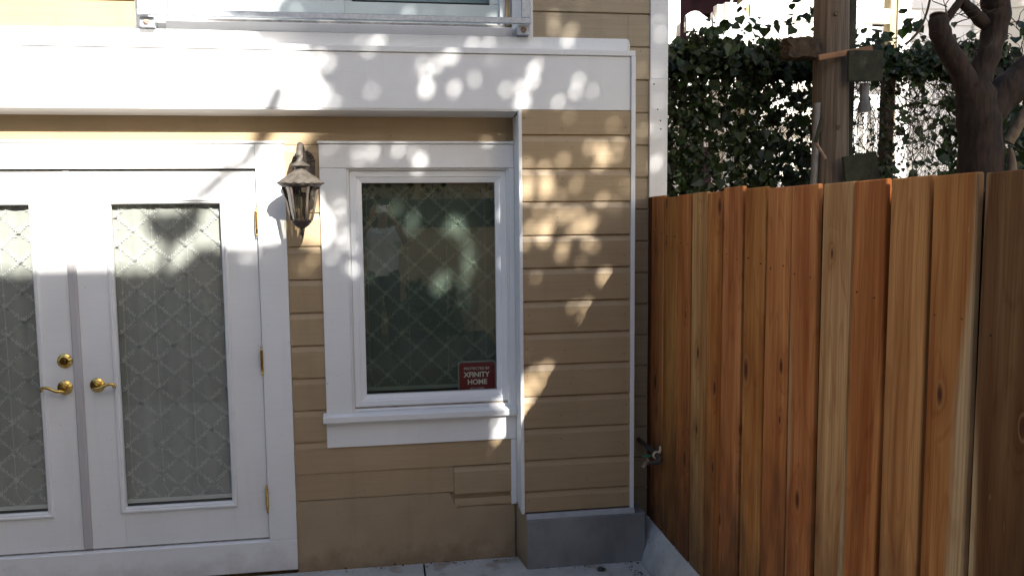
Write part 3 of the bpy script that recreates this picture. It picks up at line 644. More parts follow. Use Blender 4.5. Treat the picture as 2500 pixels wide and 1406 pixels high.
for k in range(3):
    a = math.radians(-100 + 120 * k); cx, cy = LX - .006 + .026 * math.cos(a), LY + .026 * math.sin(a)
    MB().lathe([(.0085, zy(1040)), (.0085, zy(935)), (.0075, zy(934)), (.0075, zy(905))], (cx, cy, 0), 12).build('candle_sleeve', 'sock', lan, smooth=True)
    MB().lathe([(.0075, zy(905)), (.012, zy(880)), (.0155, zy(840)), (.0155, zy(800)), (.012, zy(755)), (.006, zy(720)), (.001, zy(705))], (cx, cy, 0), 16).build('bulb', 'bulb', lan, smooth=True)
MB().tube([(LX, LY, zy(610)), (LX, LY, zy(1055))], .004, 8).build('stem', 'bronze', lan)

# ------------------------------------------------------------------ cedar fence
fence = thing('board_fence', (1.46, -2.2, .18), 'tall reddish cedar board fence at the right of the patio', 'fence')
edges = [-.012, -.073, -.282, -.487, -.680, -.875, -1.052, -1.265, -1.462, -1.666, -1.867, -2.062, -2.255, -2.444, -2.633, -2.835, -3.03, -3.225, -3.42, -3.615, -3.81, -4.005]
tops = [1.985, 1.990, 1.982, 1.992, 1.998, 1.997, 2.014, 2.007, 2.003, 2.006, 2.008, 2.010, 2.012, 2.013, 2.014, 2.014, 2.012, 2.015, 2.010, 2.012, 2.013]
OR, RD, TN, DK, PL = (.45, .194, .058), (.42, .164, .047), (.45, .218, .072), (.135, .058, .022), (.48, .28, .12)
tone = [(DK, 0), (OR, 0), (OR, .25), (RD, -.3), (PL, .6), (RD, .1), (OR, 0), (OR, -.2), (OR, -.4), (OR, .75), (PL, -1.2), (RD, 0), (TN, .3), (OR, -1.0), (DK, .9), (OR, 0), (TN, .4), (RD, 0), (OR, .5), (TN, 0), (OR, 0)]
nails = MB()
for i, (ya, yb) in enumerate(zip(edges, edges[1:])):
    w = ya - yb - (.013 if i not in (6, 9, 11, 13) else .021); xc = 1.452 + (.006 if i in (4, 10) else 0) + random.uniform(-.003, .003); zt = tops[i]; yc = (ya + yb) / 2
    b = MB(); lean = random.uniform(-.003, .003); zs = [.172, .8, 1.4, zt]
    cup = random.uniform(-.003, .003)
    for zz in zs:
        f = (zz - .17) / 1.84
        for (dx, t) in ((0, -.5), (cup, -.17), (cup, .17), (0, .5), (.019, .5), (.019 + cup, .17), (.019 + cup, -.17), (.019, -.5)):
            b.v.append((xc + dx + lean * f, yc + t * w + .002 * math.sin(i * 3 + zz * 3), zz - (.004 * t if zz == zt else 0)))
    b.f = [(j * 8 + k, j * 8 + (k + 1) % 8, (j + 1) * 8 + (k + 1) % 8, (j + 1) * 8 + k) for j in range(3) for k in range(8)] + [tuple(range(8)), tuple(range(24, 32))]
    bo = b.build('fence_board', 'cedar', fence, origin=(xc, yc, .18), bevel=.0035)
    c, s_ = tone[i]; bo.color = (*[v * random.uniform(.93, 1.07) for v in c], 1); bo['sap'] = float(s_)
    if i:
        for zz in (1.80 - .012 * i, .30):
            for t in (-.3, .3):
                nails.lathe([(.003, -.004), (.0026, .001)], (xc + min(0, cup) - .0005, yc + t * w + random.uniform(-.01, .01), zz + random.uniform(-.015, .015)), 6, axis='x')
nails.build('nail_heads', 'nail', fence, kind='stuff')
for zz in (.33, 1.0, 1.76): MB().box(1.476, 1.515, -4.0, -.02, zz, zz + .09).build('rail', 'rotten_and_shade', fence, bevel=.003)  # dark rails stand in for the shade between the boards
for i, (ya, yb) in enumerate(zip(edges, edges[1:])):      # unseen staggered boards added on the neighbour's side stop light through the gaps
    MB().box(1.5165, 1.535, yb - .095 + .004, ya - .095 - .004, .172, 1.97 + random.uniform(-.01, .01)).build('light_stop_board', 'rotten_and_shade', fence)
for y in (-.35, -2.2, -3.9): MB().box(1.536, 1.62, y - .045, y + .045, -.02, 1.93).build('post', 'sapling', fence, bevel=.003)

# ------------------------------------------------------------------ garden faucet by the fence
fa = thing('garden_faucet', (1.40, -.02, .50), 'garden faucet on a dark pipe in the corner between panel and fence', 'faucet')
MB().tube([(1.405, .0, .628), (1.407, -.05, .626), (1.418, -.20, .618), (1.424, -.315, .612), (1.424, -.336, .605), (1.418, -.346, .597)], [.0135, .0135, .0135, .0135, .0145, .014], 12).build('supply_pipe', 'pipe', fa, smooth=True)
MB().tube([(1.418, -.346, .597), (1.395, -.343, .592), (1.372, -.335, .590), (1.350, -.327, .588)], [.015, .0125, .014, .0125], 12).build('valve_body', 'pipe', fa, smooth=True)
MB().tube([(1.352, -.330, .592), (1.338, -.336, .578), (1.330, -.339, .566)], [.011, .010, .013], 10).build('spout', 'rust', fa, smooth=True)
MB().tube([(1.362, -.332, .594), (1.355, -.330, .622)], [.009, .008], 10).build('bonnet', 'sapling', fa, smooth=True)
MB().lathe([(.004, 0), (.024, .002), (.026, .005), (.024, .008), (.004, .010)], (1.354, -.330, .622), 18, mod=lambda r, h, q, i: (r * (1 + .12 * math.cos(5 * q)), h)).build('handwheel', 'green', fa, smooth=True)
MB().tube([(1.4225 + .018 * math.cos(a), -.285, .614 + .018 * math.sin(a)) for a in [math.radians(40 + 23 * k) for k in range(13)]], .006, 8).build('strap', 'strap', fa, smooth=True)
MB().tube([(1.437, -.285, .625), (1.441, -.288, .645), (1.438, -.290, .662)], [.007, .007, .006], 8).build('strap', 'strap', fa, smooth=True)

# ------------------------------------------------------------------ behind the fence: pole, pruned tree, wire fence, ivy
pole = thing('utility_pole', (3.655, 2.0, 0), 'weathered wooden utility pole rising behind the cedar fence', 'pole')
pm = MB(); nn = 30
for i in range(nn + 1):
    zz = -.03 + 8.5 * i / nn; r = .158 - .006 * zz
    for k in range(22):
        q = 2 * math.pi * k / 22; rr = r * (1 + .012 * math.sin(7 * q + zz) + .008 * math.sin(3 * q + 2.1 * zz))
        pm.v.append((3.665 - .018 * (zz - 2) + rr * math.cos(q), 2.0 + rr * math.sin(q), zz))
pm.f = [(i * 22 + k, i * 22 + (k + 1) % 22, (i + 1) * 22 + (k + 1) % 22, (i + 1) * 22 + k) for i in range(nn) for k in range(22)]
pm.build('shaft', 'pole', pole, smooth=True)
for x, zz in ((3.60, 3.44), (3.645, 2.55)):
    MB().lathe([(.020, 0), (.016, .006), (.009, .004), (.002, .001)], (x, 1.855, zz), 12, axis='y', mod=lambda r, h, q, i: (r, h)).build('knot', 'bark2', pole, smooth=True)
MB().tube([(3.475, 1.93, -.03), (3.478, 1.93, 2.0), (3.497, 1.93, 2.75)], [.030, .028, .026], 12).build('conduit', 'pvc', pole, smooth=True)
MB().box(3.775, 3.835, 1.96, 2.10, -.03, 8.0).build('side_board', 'moss', pole, bevel=.004)
rb = MB(); rb.box(3.205, 3.475, 1.86, 2.02, 3.10, 3.25)
bo = rb.build('timber_block', 'rotten_and_shade', pole)
bm = bmesh.new(); bm.from_mesh(bo.data); bmesh.ops.subdivide_edges(bm, edges=list(bm.edges), cuts=5, use_grid_fill=True)
for v in bm.verts:
    j = V((math.sin(v.co.z * 70 + v.co.y * 40), math.sin(v.co.x * 60), math.sin(v.co.x * 35 + v.co.y * 50))) * .010; v.co += j
    if v.co.x < -.40: v.co.x += random.uniform(-.02, .03)
bm.to_mesh(bo.data); bm.free()
sl_ = MB().box(-.225, .235, -.012, .012, -.022, .022).build('wood_strip', 'slat', pole, origin=(0, 0, 0), bevel=.002)
sl_.location = V((3.655, 1.815, 3.125)) - ORI['utility_pole']; sl_.rotation_euler = (0, math.radians(-10), 0)
for (x0, x1, z0, z1, y, a) in ((3.67, 3.965, 2.905, 3.145, 1.79, -1), (3.655, 3.945, 1.95, 2.335, 1.76, -9)):
    o_ = MB().box(x0 - (x0 + x1) / 2, x1 - (x0 + x1) / 2, -.014, .014, z0 - (z0 + z1) / 2, z1 - (z0 + z1) / 2).build('mossy_board', 'moss', pole, origin=(0, 0, 0), bevel=.004)
    o_.location = V(((x0 + x1) / 2, y, (z0 + z1) / 2)) - ORI['utility_pole']; o_.rotation_euler = (0, math.radians(a), 0)
MB().tube([(3.865, 1.87, 2.90), (3.868, 1.87, 2.76)], [.036, .036], 14).build('drain_pipe', 'pvc', pole, smooth=True)
MB().lathe([(.034, 0), (.046, .0), (.046, .075), (.034, .085)], (3.870, 1.87, 2.675), 16).build('drain_pipe', 'pvc', pole, smooth=True)
MB().tube([(3.44, 1.84, 2.43), (3.49, 1.84, 2.62)], .016, 6).build('bracket', 'moss', pole)
MB().tube([(3.44, 1.84, 2.43), (3.53, 1.84, 2.30)], .012, 6).build('bracket', 'rust', pole)

def limb(b, pts, rad, seg=12, n=7):          # smooth bumpy limb through control points
    P = [V(p) for p in pts]; out = []; R = []
    for i in range(len(P) - 1):
        p0, p1, p2, p3 = P[max(i - 1, 0)], P[i], P[i + 1], P[min(i + 2, len(P) - 1)]
        for k in range(n):
            t = k / n
            out.append(.5 * ((2 * p1) + (p2 - p0) * t + (2 * p0 - 5 * p1 + 4 * p2 - p3) * t * t + (-p0 + 3 * p1 - 3 * p2 + p3) * t ** 3))
            R.append((rad[i] * (1 - t) + rad[i + 1] * t) * (1 + .05 * math.sin(len(out) * 1.3)))
    out.append(P[-1]); R.append(rad[-1]); b.tube(out, R, seg); return out
pt = thing('pruned_tree', (4.26, 1.0, 0), 'dark pruned tree with a cut limb stub behind the right end of the cedar fence', 'tree')
t = MB()
limb(t, [(4.27, 1.0, -.05), (4.25, 1.0, 1.2), (4.26, 1.0, 2.2), (4.22, 1.0, 2.58), (4.17, 1.0, 2.78)], [.21, .165, .148, .145, .11], 16)
t.build('trunk', 'bark', pt, smooth=True)
t = MB(); limb(t, [(4.16, 1.0, 2.66), (4.07, .99, 2.86), (3.93, .97, 3.02), (3.865, .96, 3.14), (3.855, .96, 3.235)], [.095, .075, .072, .070, .060], 14); t.build('limb', 'bark', pt, smooth=True)
MB().lathe([(.061, 0), (.059, .008), (.02, .010), (.001, .011)], (3.855, .96, 3.228), 14, mod=lambda r, h, q, i: (r, h + .25 * r * math.cos(q + 2.4))).build('cut_face', 'bark2', pt)
t = MB(); limb(t, [(3.885, .96, 3.17), (3.95, .95, 3.26), (4.01, .94, 3.36), (4.05, .93, 3.55), (3.98, .9, 3.9)], [.030, .028, .024, .022, .012], 10); t.build('limb', 'bark', pt, smooth=True)
t = MB(); limb(t, [(4.33, 1.0, 3.19), (4.24, 1.0, 3.20), (4.14, .99, 3.27), (4.03, .98, 3.37), (3.96, .95, 3.6)], [.055, .048, .042, .036, .02], 12); t.build('limb', 'bark', pt, smooth=True)
t = MB(); limb(t, [(4.15, 1.0, 2.66), (4.24, 1.0, 2.88), (4.31, 1.0, 3.10), (4.33, 1.0, 3.28), (4.30, 1.0, 3.5), (4.42, 1.1, 4.3)], [.095, .085, .082, .095, .085, .05], 14); t.build('limb', 'bark', pt, smooth=True)
t = MB(); limb(t, [(4.22, 1.0, 2.48), (4.36, .99, 2.66), (4.56, .98, 2.84), (4.80, .97, 3.03), (5.2, .95, 3.5)], [.125, .12, .118, .11, .08], 14); t.build('limb', 'bark', pt, smooth=True)
t = MB(); limb(t, [(4.385, .90, 2.36), (4.43, .88, 2.45), (4.465, .87, 2.54), (4.53, .86, 2.66), (4.62, .85, 2.78)], [.042, .038, .034, .026, .018], 12); t.build('limb', 'bark2', pt, smooth=True)
t = MB(); limb(t, [(4.41, .86, -.03), (4.405, .86, 1.2), (4.40, .86, 2.1), (4.375, .86, 2.32)], [.05, .045, .035, .012], 10); t.build('limb', 'bark2', pt, smooth=True)

tw_ = MB()
for k in range(46):                                       # fine twigs
    bx, bz = random.choice(((3.9, 3.15), (4.1, 2.95), (4.3, 3.2), (4.32, 3.3), (4.5, 2.85), (4.6, 2.95), (4.02, 3.3), (4.4, 2.6)))
    x, zz, y = bx + random.gauss(0, .04), bz + random.gauss(0, .05), 1.0 + random.gauss(0, .06); p = [(x, y, zz)]; ang = random.uniform(-.4, 3.5)
    for q in range(random.randint(3, 7)):
        ang += random.gauss(0, .35); st = random.uniform(.03, .075); x += math.cos(ang) * st; zz += math.sin(ang) * st; y += random.gauss(0, .02); p.append((x, y, zz))
    tw_.tube(p, [.0045 * (1 - .75 * i / len(p)) for i in range(len(p))], 4, cap=False)
tw_.build('twigs', 'bark', pt, kind='stuff')
wf = thing('wire_fence', (4.1, 2.55, 0), 'chain link fence overgrown with ivy behind the utility pole', 'fence')
FY = 2.55
for x, r in ((2.2, .03), (6.1, .03)): MB().tube([(x, FY, -.03), (x, FY, 3.16)], r, 10).build('post', 'pipe', wf, smooth=True)
MB().box(4.455, 4.545, FY - .05, FY + .04, -.03, 3.22).build('post', 'rotten_and_shade', wf, bevel=.006)
MB().box(1.7, 6.2, FY - .02, FY + .02, 3.10, 3.165).build('top_rail', 'rotten_and_shade', wf, bevel=.004)
wm = MB(); stp = .062
for s in (-1, 1):
    x = 1.7 - 1.6
    while x < 6.2 + 1.6:
        xa, za, xb, zb_ = x, 1.6, x + s * 1.5, 3.1
        if s * (xb - xa) > 0:
            def clip(px_, pz_, qx, qz):
                t0 = 0; t1 = 1; dx = qx - px_
                for e, lo in ((1.7, True), (6.2, False)):
                    if abs(dx) < 1e-9: continue
                    tt = (e - px_) / dx
                    if (dx > 0) == lo: t0 = max(t0, tt)
                    else: t1 = min(t1, tt)
                return (t0, t1)
            t0, t1 = clip(xa, za, xb, zb_)
            if t1 > t0: wm.tube([(xa + (xb - xa) * t0, FY + s * .0016, za + 1.5 * t0), (xa + (xb - xa) * t1, FY + s * .0016, za + 1.5 * t1)], .0021, 3, cap=False)
        x += stp
wm.build('chain_link', 'wire', wf, kind='stuff')

def leaf_cloud(n, pos, size, shape, normals=None, droop=0):
    """n leaves: pos (n,3), size (n,), each a folded polygon of len(shape) points; returns verts, faces"""
    shp = np.asarray(shape, float)                       # (k,2)
    k = len(shp)
    nrm = rng.normal(size=(n, 3)) if normals is None else normals + rng.normal(scale=.55, size=(n, 3))
    nrm /= np.linalg.norm(nrm, axis=1)[:, None]
    d = rng.normal(size=(n, 3)); d[:, 2] -= droop
    a = d - (d * nrm).sum(1)[:, None] * nrm; a /= np.linalg.norm(a, axis=1)[:, None]
    b = np.cross(nrm, a)
    vs = pos[:, None, :] + size[:, None, None] * (shp[None, :, 0, None] * a[:, None, :] + shp[None, :, 1, None] * b[:, None, :] + (np.abs(shp[None, :, 1, None]) * .35 * nrm[:, None, :]))
    return vs.reshape(-1, 3), a, b
IVY = [(0, 0), (.05, .42), (.42, .48), (1.0, 0), (.42, -.48), (.05, -.42)]
IVF = [(0, 1, 2, 3), (0, 3, 4, 5)]
RH = [(0, 0), (.45, .27), (1, 0), (.45, -.27)]
RHF = [(0, 1, 2), (0, 2, 3)]
def faces_for(n, k, fs): return [tuple(i * k + j for j in f) for i in range(n) for f in fs]

# ivy: a thick mat over the rail and hanging curtains below with gaps
ivy = thing('ivy_hedge', (4.0, 2.4, 0), 'dark ivy hedge hanging over the chain link fence beside the neighbouring porch', 'hedge')
P = []
def dens(x):                                              # how leafy the curtain below the rail is
    return (1.0 if x < 3.7 else .75 if x < 3.95 else .22 if x < 5.0 else .9)
while len(P) < 14500:
    x = random.uniform(2.2, 6.3); top = 3.36 + .07 * math.sin(x * 5.1) + .05 * math.sin(x * 11.7 + 1) + (.06 if 3.3 < x < 3.8 or 4.6 < x < 5 else 0)
    if random.random() < .42:
        zz = random.triangular(3.02, top, 3.16); y = random.gauss(2.46, .10)
        if 3.95 < x < 5.0 and random.random() < .35: continue
    else:
        zz = random.uniform(1.95, 3.1)
        gap = .7 * math.sin(x * 9.3) + .7 * math.sin(x * 31 + zz * 7) + .8 * math.sin(zz * 27 + x * 13) + .5 * math.sin(x * 57 - zz * 41)
        if random.random() > dens(x) or gap > (.75 if x < 3.75 else .42) + (.35 if zz < 2.35 else 0): continue
        y = random.gauss(2.47, .07)
    P.append((x, y, zz))
P = np.array(P); n = len(P)
vs, _, _ = leaf_cloud(n, P, rng.uniform(.025, .06, n) * (1 + (rng.random(n) < .15)), IVY, np.tile([[-.2, -1, .35]], (n, 1)), droop=1.2)
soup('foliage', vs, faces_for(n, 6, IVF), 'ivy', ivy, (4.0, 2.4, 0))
Q = []                                                    # stray sprays against the light
for cx, cz in ((3.02, 3.47), (3.50, 3.50), (3.30, 3.44), (3.62, 3.62), (4.30, 3.40), (4.95, 3.52), (5.25, 3.36), (4.62, 3.50), (3.05, 3.42), (5.7, 3.5)):
    for k in range(7): Q.append((cx + random.gauss(0, .07), 2.42 + random.gauss(0, .05), cz + random.gauss(0, .04)))
for k in range(240): Q.append((random.uniform(4.42, 5.2), random.uniform(1.0, 1.5), random.uniform(2.0, 2.62)))
Q = np.array(Q); n = len(Q); vs, _, _ = leaf_cloud(n, Q, rng.uniform(.05, .11, n), IVY, np.tile([[-.3, -.8, .6]], (n, 1)), droop=.6)
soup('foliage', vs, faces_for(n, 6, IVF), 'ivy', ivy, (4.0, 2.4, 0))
vm = MB()
for k in range(900):
    x = random.uniform(2.25, 6.2)
    if not (3.9 < x < 5.2) and random.random() < .35: continue
    zz = random.uniform(2.4, 3.3); y = random.gauss(2.5, .05); p = [(x, y, zz)]; ang = random.gauss(-math.pi / 2, .55)
    for q in range(random.randint(4, 9)):
        ang += random.gauss(0, .35); st = random.uniform(.05, .11)
        x += math.cos(ang) * st; zz += math.sin(ang) * st; y += random.gauss(0, .012); p.append((x, y, zz))
    r0 = random.uniform(.0018, .0055); vm.tube(p, [r0 * (1 - .6 * i / len(p)) for i in range(len(p))], 4, cap=False)
for k in range(150):                                      # bare twigs arching over the rail
    x = random.choice((random.uniform(4.0, 4.6), random.uniform(4.7, 5.4), random.uniform(2.6, 3.7))); zz = random.uniform(3.12, 3.3); y = random.gauss(2.46, .06); p = [(x, y, zz)]; ang = random.uniform(.2, 2.9)
    for q in range(random.randint(4, 7)):
        ang += random.gauss(-.12 if ang < 1.6 else .12, .3); st = random.uniform(.035, .075); x += math.cos(ang) * st; zz += math.sin(ang) * st * .75; y += random.gauss(0, .012); p.append((x, y, zz))
    vm.tube(p, [.0032 * (1 - .7 * i / len(p)) for i in range(len(p))], 4, cap=False)
vm.build('vine_stems', 'vine', ivy, kind='stuff')
lr = MB(); limb(lr, [(4.50, 2.3, 3.30), (4.62, 2.3, 3.42), (4.70, 2.3, 3.62), (4.74, 2.3, 3.9)], [.012, .011, .010, .008], 8); lr.build('vine_shoot', 'vine', ivy, smooth=True)

# ------------------------------------------------------------------ neighbouring porch and houses
nb = thing('neighbour_house', (8, 6.5, 0), 'pale grey lap sided house behind the ivy hedge', 'house')
NY = 6.4
def lap(x0, x1, z0, z1, y, name='siding_board', mat='nsiding', par=None):
    MB().extrude_x([(y + .03, z0), (y, z0), (y + .016, z1), (y + .03, z1)], x0, x1).build(name, mat, par)
z = 1.6
while z < 6.5:
    lap(5.15, 8.22, z, z + .215, NY, par=nb); z += .215
MB().box(5.1, 8.35, NY + .031, NY + .45, -.03, 6.9).build('wall', 'nsiding', nb)
MB().box(8.225, 8.36, NY - .03, NY + .03, -.03, 6.6).build('corner_trim', 'nwhite', nb, bevel=.004)
z = 1.6; k = 0
ang = math.radians(-38)
while z < 6.5:                                            # wing turned towards the yard
    b = MB(); b.extrude_x([(.03, z), (0, z), (.016, z + .20), (.03, z + .20)], 0, 3.4)
    o_ = b.build('siding_board', 'ncream', nb, origin=(0, 0, 0)); o_.location = V((8.37, NY - .02, 0)) - ORI['neighbour_house']; o_.rotation_euler = (0, 0, ang); z += .20
b = MB().box(0, 3.4, .032, .2, -.03, 6.9); o_ = b.build('wall', 'ncream', nb, origin=(0, 0, 0)); o_.location = V((8.37, NY - .02, 0)) - ORI['neighbour_house']; o_.rotation_euler = (0, 0, ang)
MB().extrude_x([(NY - .5, 6.9), (NY + 1.8, 8.2), (NY + 4, 6.9), (NY + 4, 7.0), (NY + 1.8, 8.35), (NY - .5, 7.0)], 4.9, 11).build('roof', 'roof', nb)

po = thing('porch', (5.0, 5.0, 0), 'white wooden porch with posts and rails in full sun behind the ivy hedge', 'porch')
PY = 5.0
for x0, x1 in ((4.285, 4.43), (6.155, 6.325)):
    MB().box(x0, x1, PY - .04, PY + .12, -.03, 5.2).build('post', 'nwhite', po, bevel=.006)
    MB().box(x0 - .085, x0 - .004, PY - .01, PY + .14, -.03, 5.2).build('post', 'raw_and_shade', po, bevel=.006)  # yellowish strip painting the shaded left side of each post
MB().box(4.432, 6.06, PY - .02, PY + .05, 4.075, 4.245).build('beam', 'nwhite', po, bevel=.005)
MB().box(6.327, 6.45, PY - .02, PY + .05, 4.08, 4.235).build('beam', 'nwhite', po, bevel=.005)
MB().box(5.90, 6.03, PY + .06, PY + .10, 4.06, 4.25).build('hanger', 'rotten_and_shade', po)
MB().box(4.44, 6.15, PY - .01, PY + .04, 3.05, 3.24).build('beam', 'nwhite', po, bevel=.005)
MB().box(4.44, 6.15, PY - .01, PY + .04, 2.08, 2.18).build('beam', 'nwhite', po, bevel=.005)
for k in range(12): MB().box(4.52 + k * .137, 4.56 + k * .137, PY - .03, PY - .011, 2.05, 3.06).build('baluster', 'nwhite', po)
MB().box(3.2, 7.0, PY - .05, PY + 1.3, 1.80, 1.95).build('deck', 'raw_and_shade', po)
MB().box(4.44, 5.6, PY + .5, PY + .56, 1.96, 4.8).build('screen_panel', 'ncream', po)
MB().box(3.865, 4.005, PY - .30, PY - .16, -.03, 4.20).build('newel_post', 'nwhite', po, bevel=.006)
MB().box(3.78, 3.862, PY - .28, PY - .16, -.03, 4.18).build('newel_post', 'ncream', po, bevel=.006)
MB().box(3.27, 3.415, PY - .10, PY + .04, -.03, 4.275).build('newel_post', 'nwhite', po, bevel=.006)
for a, b_, w in (((4.01, 4.13), (4.285, 3.80), .075), ((4.01, 4.12), (4.30, 4.34), .035), ((4.01, 3.93), (4.285, 3.55), .03)):
    dx, dz = b_[0] - a[0], b_[1] - a[1]; l = math.hypot(dx, dz); nx_, nz_ = -dz / l * w, dx / l * w
    MB().extrude_y([(a[0] + nx_, a[1] + nz_), (a[0] - nx_, a[1] - nz_), (b_[0] - nx_, b_[1] - nz_), (b_[0] + nx_, b_[1] + nz_)], PY - .26, PY - .20).build('stair_rail', 'nwhite', po)
MB().tube([(3.975, PY - .2, 4.20), (3.995, PY - .2, 4.30)], .014, 8).build('peg', 'ncream', po)
MB().box(3.42, 3.86, PY - .24, PY - .20, 3.93, 3.99).build('hand_rail', 'nwhite', po, bevel=.004)
for k in range(4): MB().box(3.47 + k * .1, 3.51 + k * .1, PY - .235, PY - .205, 2.6, 3.93).build('baluster', 'nwhite', po)
tw = thing('towel', (3.6, PY - .22, 3.8), 'white towels draped over the porch hand rail', 'towel')
for x0, x1, z0, ph in ((3.425, 3.72, 3.83, 0), (3.735, 3.80, 3.6, 2)):
    b = MB(); nx = 12; prof = [(-.05, z0), (-.055, 3.94), (-.045, 4.02), (-.02, 4.06), (.02, 4.045), (.03, 3.9), (.03, z0 + .05)]
    for i in range(nx + 1):
        x = x0 + (x1 - x0) * i / nx
        for j, (dy, zz) in enumerate(prof): b.v.append((x, PY - .22 + dy * (1 + .25 * math.sin(i * 1.3 + ph)), zz + .05 * math.sin(i * .35 + ph) * (1 if j in (2, 3, 4) else .4)))
    k7 = len(prof); b.f = [(i * k7 + j, (i + 1) * k7 + j, (i + 1) * k7 + j + 1, i * k7 + j + 1) for i in range(nx) for j in range(k7 - 1)]
    b.build('cloth', 'cloth', tw, smooth=True)
rh = thing('burgundy_house', (3.2, 9.5, 0), 'burgundy painted house wall glimpsed behind the porch stair', 'house')
MB().box(.5, 6.4, 9.95, 12, -.03, 7).build('wall', 'burgundy', rh)
MB().box(.5, 6.4, 9.80, 9.949, 5.25, 5.40).build('ledge', 'burgundy', rh)
MB().box(5.05, 5.35, 9.70, 9.799, -.03, 7).build('pilaster', 'burgundy', rh)
MB().extrude_x([(9.5, 7), (11, 8), (12.4, 7), (12.4, 7.1), (11, 8.15), (9.5, 7.1)], .2, 6.6).build('roof', 'roof', rh)

# ------------------------------------------------------------------ behind the photographer (partly seen in the glass, partly added to shade the yard)
gw = thing('garden_wall', (-1, -7.1, 0), 'tan boarded garden wall with a lattice top facing the house across the yard', 'wall')
x = -5.0
while x < 3.35:
    w = random.uniform(.18, .21); MB().box(x, x + w - .006, -7.12, -7.08, -.03, 1.60).build('wall_board', 'opp', gw); x += w
MB().box(-5, 3.4, -7.13, -7.07, 1.601, 1.66).build('cap_rail', 'lattice', gw)
MB().box(-5, 3.4, -7.125, -7.09, 1.661, 2.06).build('sun_stop_board', 'rotten_and_shade', gw)  # added board closing the gap so no sun stripes reach the terrace
for x in (-4.9, -3.1, -1.3, .5, 2.3, 3.36): MB().box(x - .045, x + .045, -7.22, -7.131, -.03, 3.0).build('post', 'lattice', gw)
lt = MB(); x = -6.2
while x < 4.6:
    for s in (-1, 1):
        xa, xb = x, x + s * .9; t0, t1 = 0., 1.
        for e, lo in ((-5, xb > xa), (3.4, xb < xa)):
            tt = (e - xa) / (xb - xa)
            if lo: t0 = max(t0, tt)
            else: t1 = min(t1, tt)
        if t1 > t0 + .02:
            a, c = (xa + (xb - xa) * t0, 2.03 + .9 * t0), (xa + (xb - xa) * t1, 2.03 + .9 * t1); y = -7.16 + s * .006
            lt.add([(a[0] - .018, y, a[1]), (a[0] + .018, y, a[1]), (c[0] + .018, y, c[1]), (c[0] - .018, y, c[1]), (a[0] - .018, y + .008, a[1]), (a[0] + .018, y + .008, a[1]), (c[0] + .018, y + .008, c[1]), (c[0] - .018, y + .008, c[1])],
                   [(0, 1, 2, 3), (7, 6, 5, 4), (0, 4, 5, 1), (1, 5, 6, 2), (2, 6, 7, 3), (3, 7, 4, 0)])
    x += .15
lt.build('lattice', 'lattice', gw, kind='stuff')
MB().box(-5, 3.4, -7.19, -7.131, 2.94, 2.99).build('top_rail', 'lattice', gw)
lf = thing('added_side_fence', (-3.5, -3.6, 0), 'unseen dark board fence added along the left side of the yard to block low sky light', 'fence')  # out of view, put in to cut low sky light on the cedar boards
y = -7.0
while y < -.45:
    w = random.uniform(.18, .2); MB().box(-3.52, -3.50, y, y + w - .006, -.03, 2.3).build('fence_board', 'rotten_and_shade', lf); y += w
for zz in (.4, 1.9): MB().box(-3.56, -3.521, -7, -.45, zz, zz + .09).build('rail', 'rotten_and_shade', lf)
hb = thing('opposite_house', (-3, -10, 0), 'stucco house behind the garden wall whose eave shades the lower yard', 'house')
MB().box(-9, 2.28, -13, -8.3, -.03, 6.30).build('wall', 'bld', hb)
MB().box(-9.1, 2.35, -8.32, -8.20, 6.301, 6.50).build('eave_board', 'nwhite', hb)
MB().box(-9.1, 2.35, -13.1, -8.321, 6.301, 6.48).build('roof', 'roof', hb)
def bush(name, label, c, r, n, group=None):
    t = thing(name, (c[0], c[1], 0), label, 'shrub', group)
    d = rng.normal(size=(n, 3)); d /= np.linalg.norm(d, axis=1)[:, None]; rad = rng.uniform(.55, 1, n) ** .6 * (1 + .25 * np.sin(d[:, 0] * 6 + d[:, 2] * 5))
    P = np.array(c) + d * rad[:, None] * np.array(r); P[:, 2] = np.maximum(P[:, 2], .03)
    vs, _, _ = leaf_cloud(n, P, rng.uniform(.05, .10, n), IVY, d); soup('foliage', vs, faces_for(n, 6, IVF), 'shrub', t, (c[0], c[1], 0))
    st = MB()
    for k in range(5): st.tube([(c[0] + random.gauss(0, .04), c[1] + random.gauss(0, .04), -.03 if c[1] > -4.3 or c[1] < -6.8 else .25), (c[0] + random.gauss(0, .4) * r[0], c[1] + random.gauss(0, .3) * r[1], c[2] + .3 * r[2])], [.012, .006], 5)
    st.build('stems', 'bark2', t)
bush('shrub', 'low rounded shrub at the middle of the garden wall opposite the window', (.62, -6.55, .55), (.5, .3, .42), 700)
bush('shrub', 'wide dark shrub at the left of the garden wall opposite the doors', (-2.6, -6.5, .50), (.9, .3, .45), 900)
bush('shrub', 'tall leafy shrub rising behind the lattice of the garden wall', (.3, -7.62, 1.9), (1.5, .28, .9), 1500)
bush('shrub', 'tall leafy shrub behind the left part of the lattice', (-2.9, -7.62, 1.9), (1.6, .28, .9), 1500)

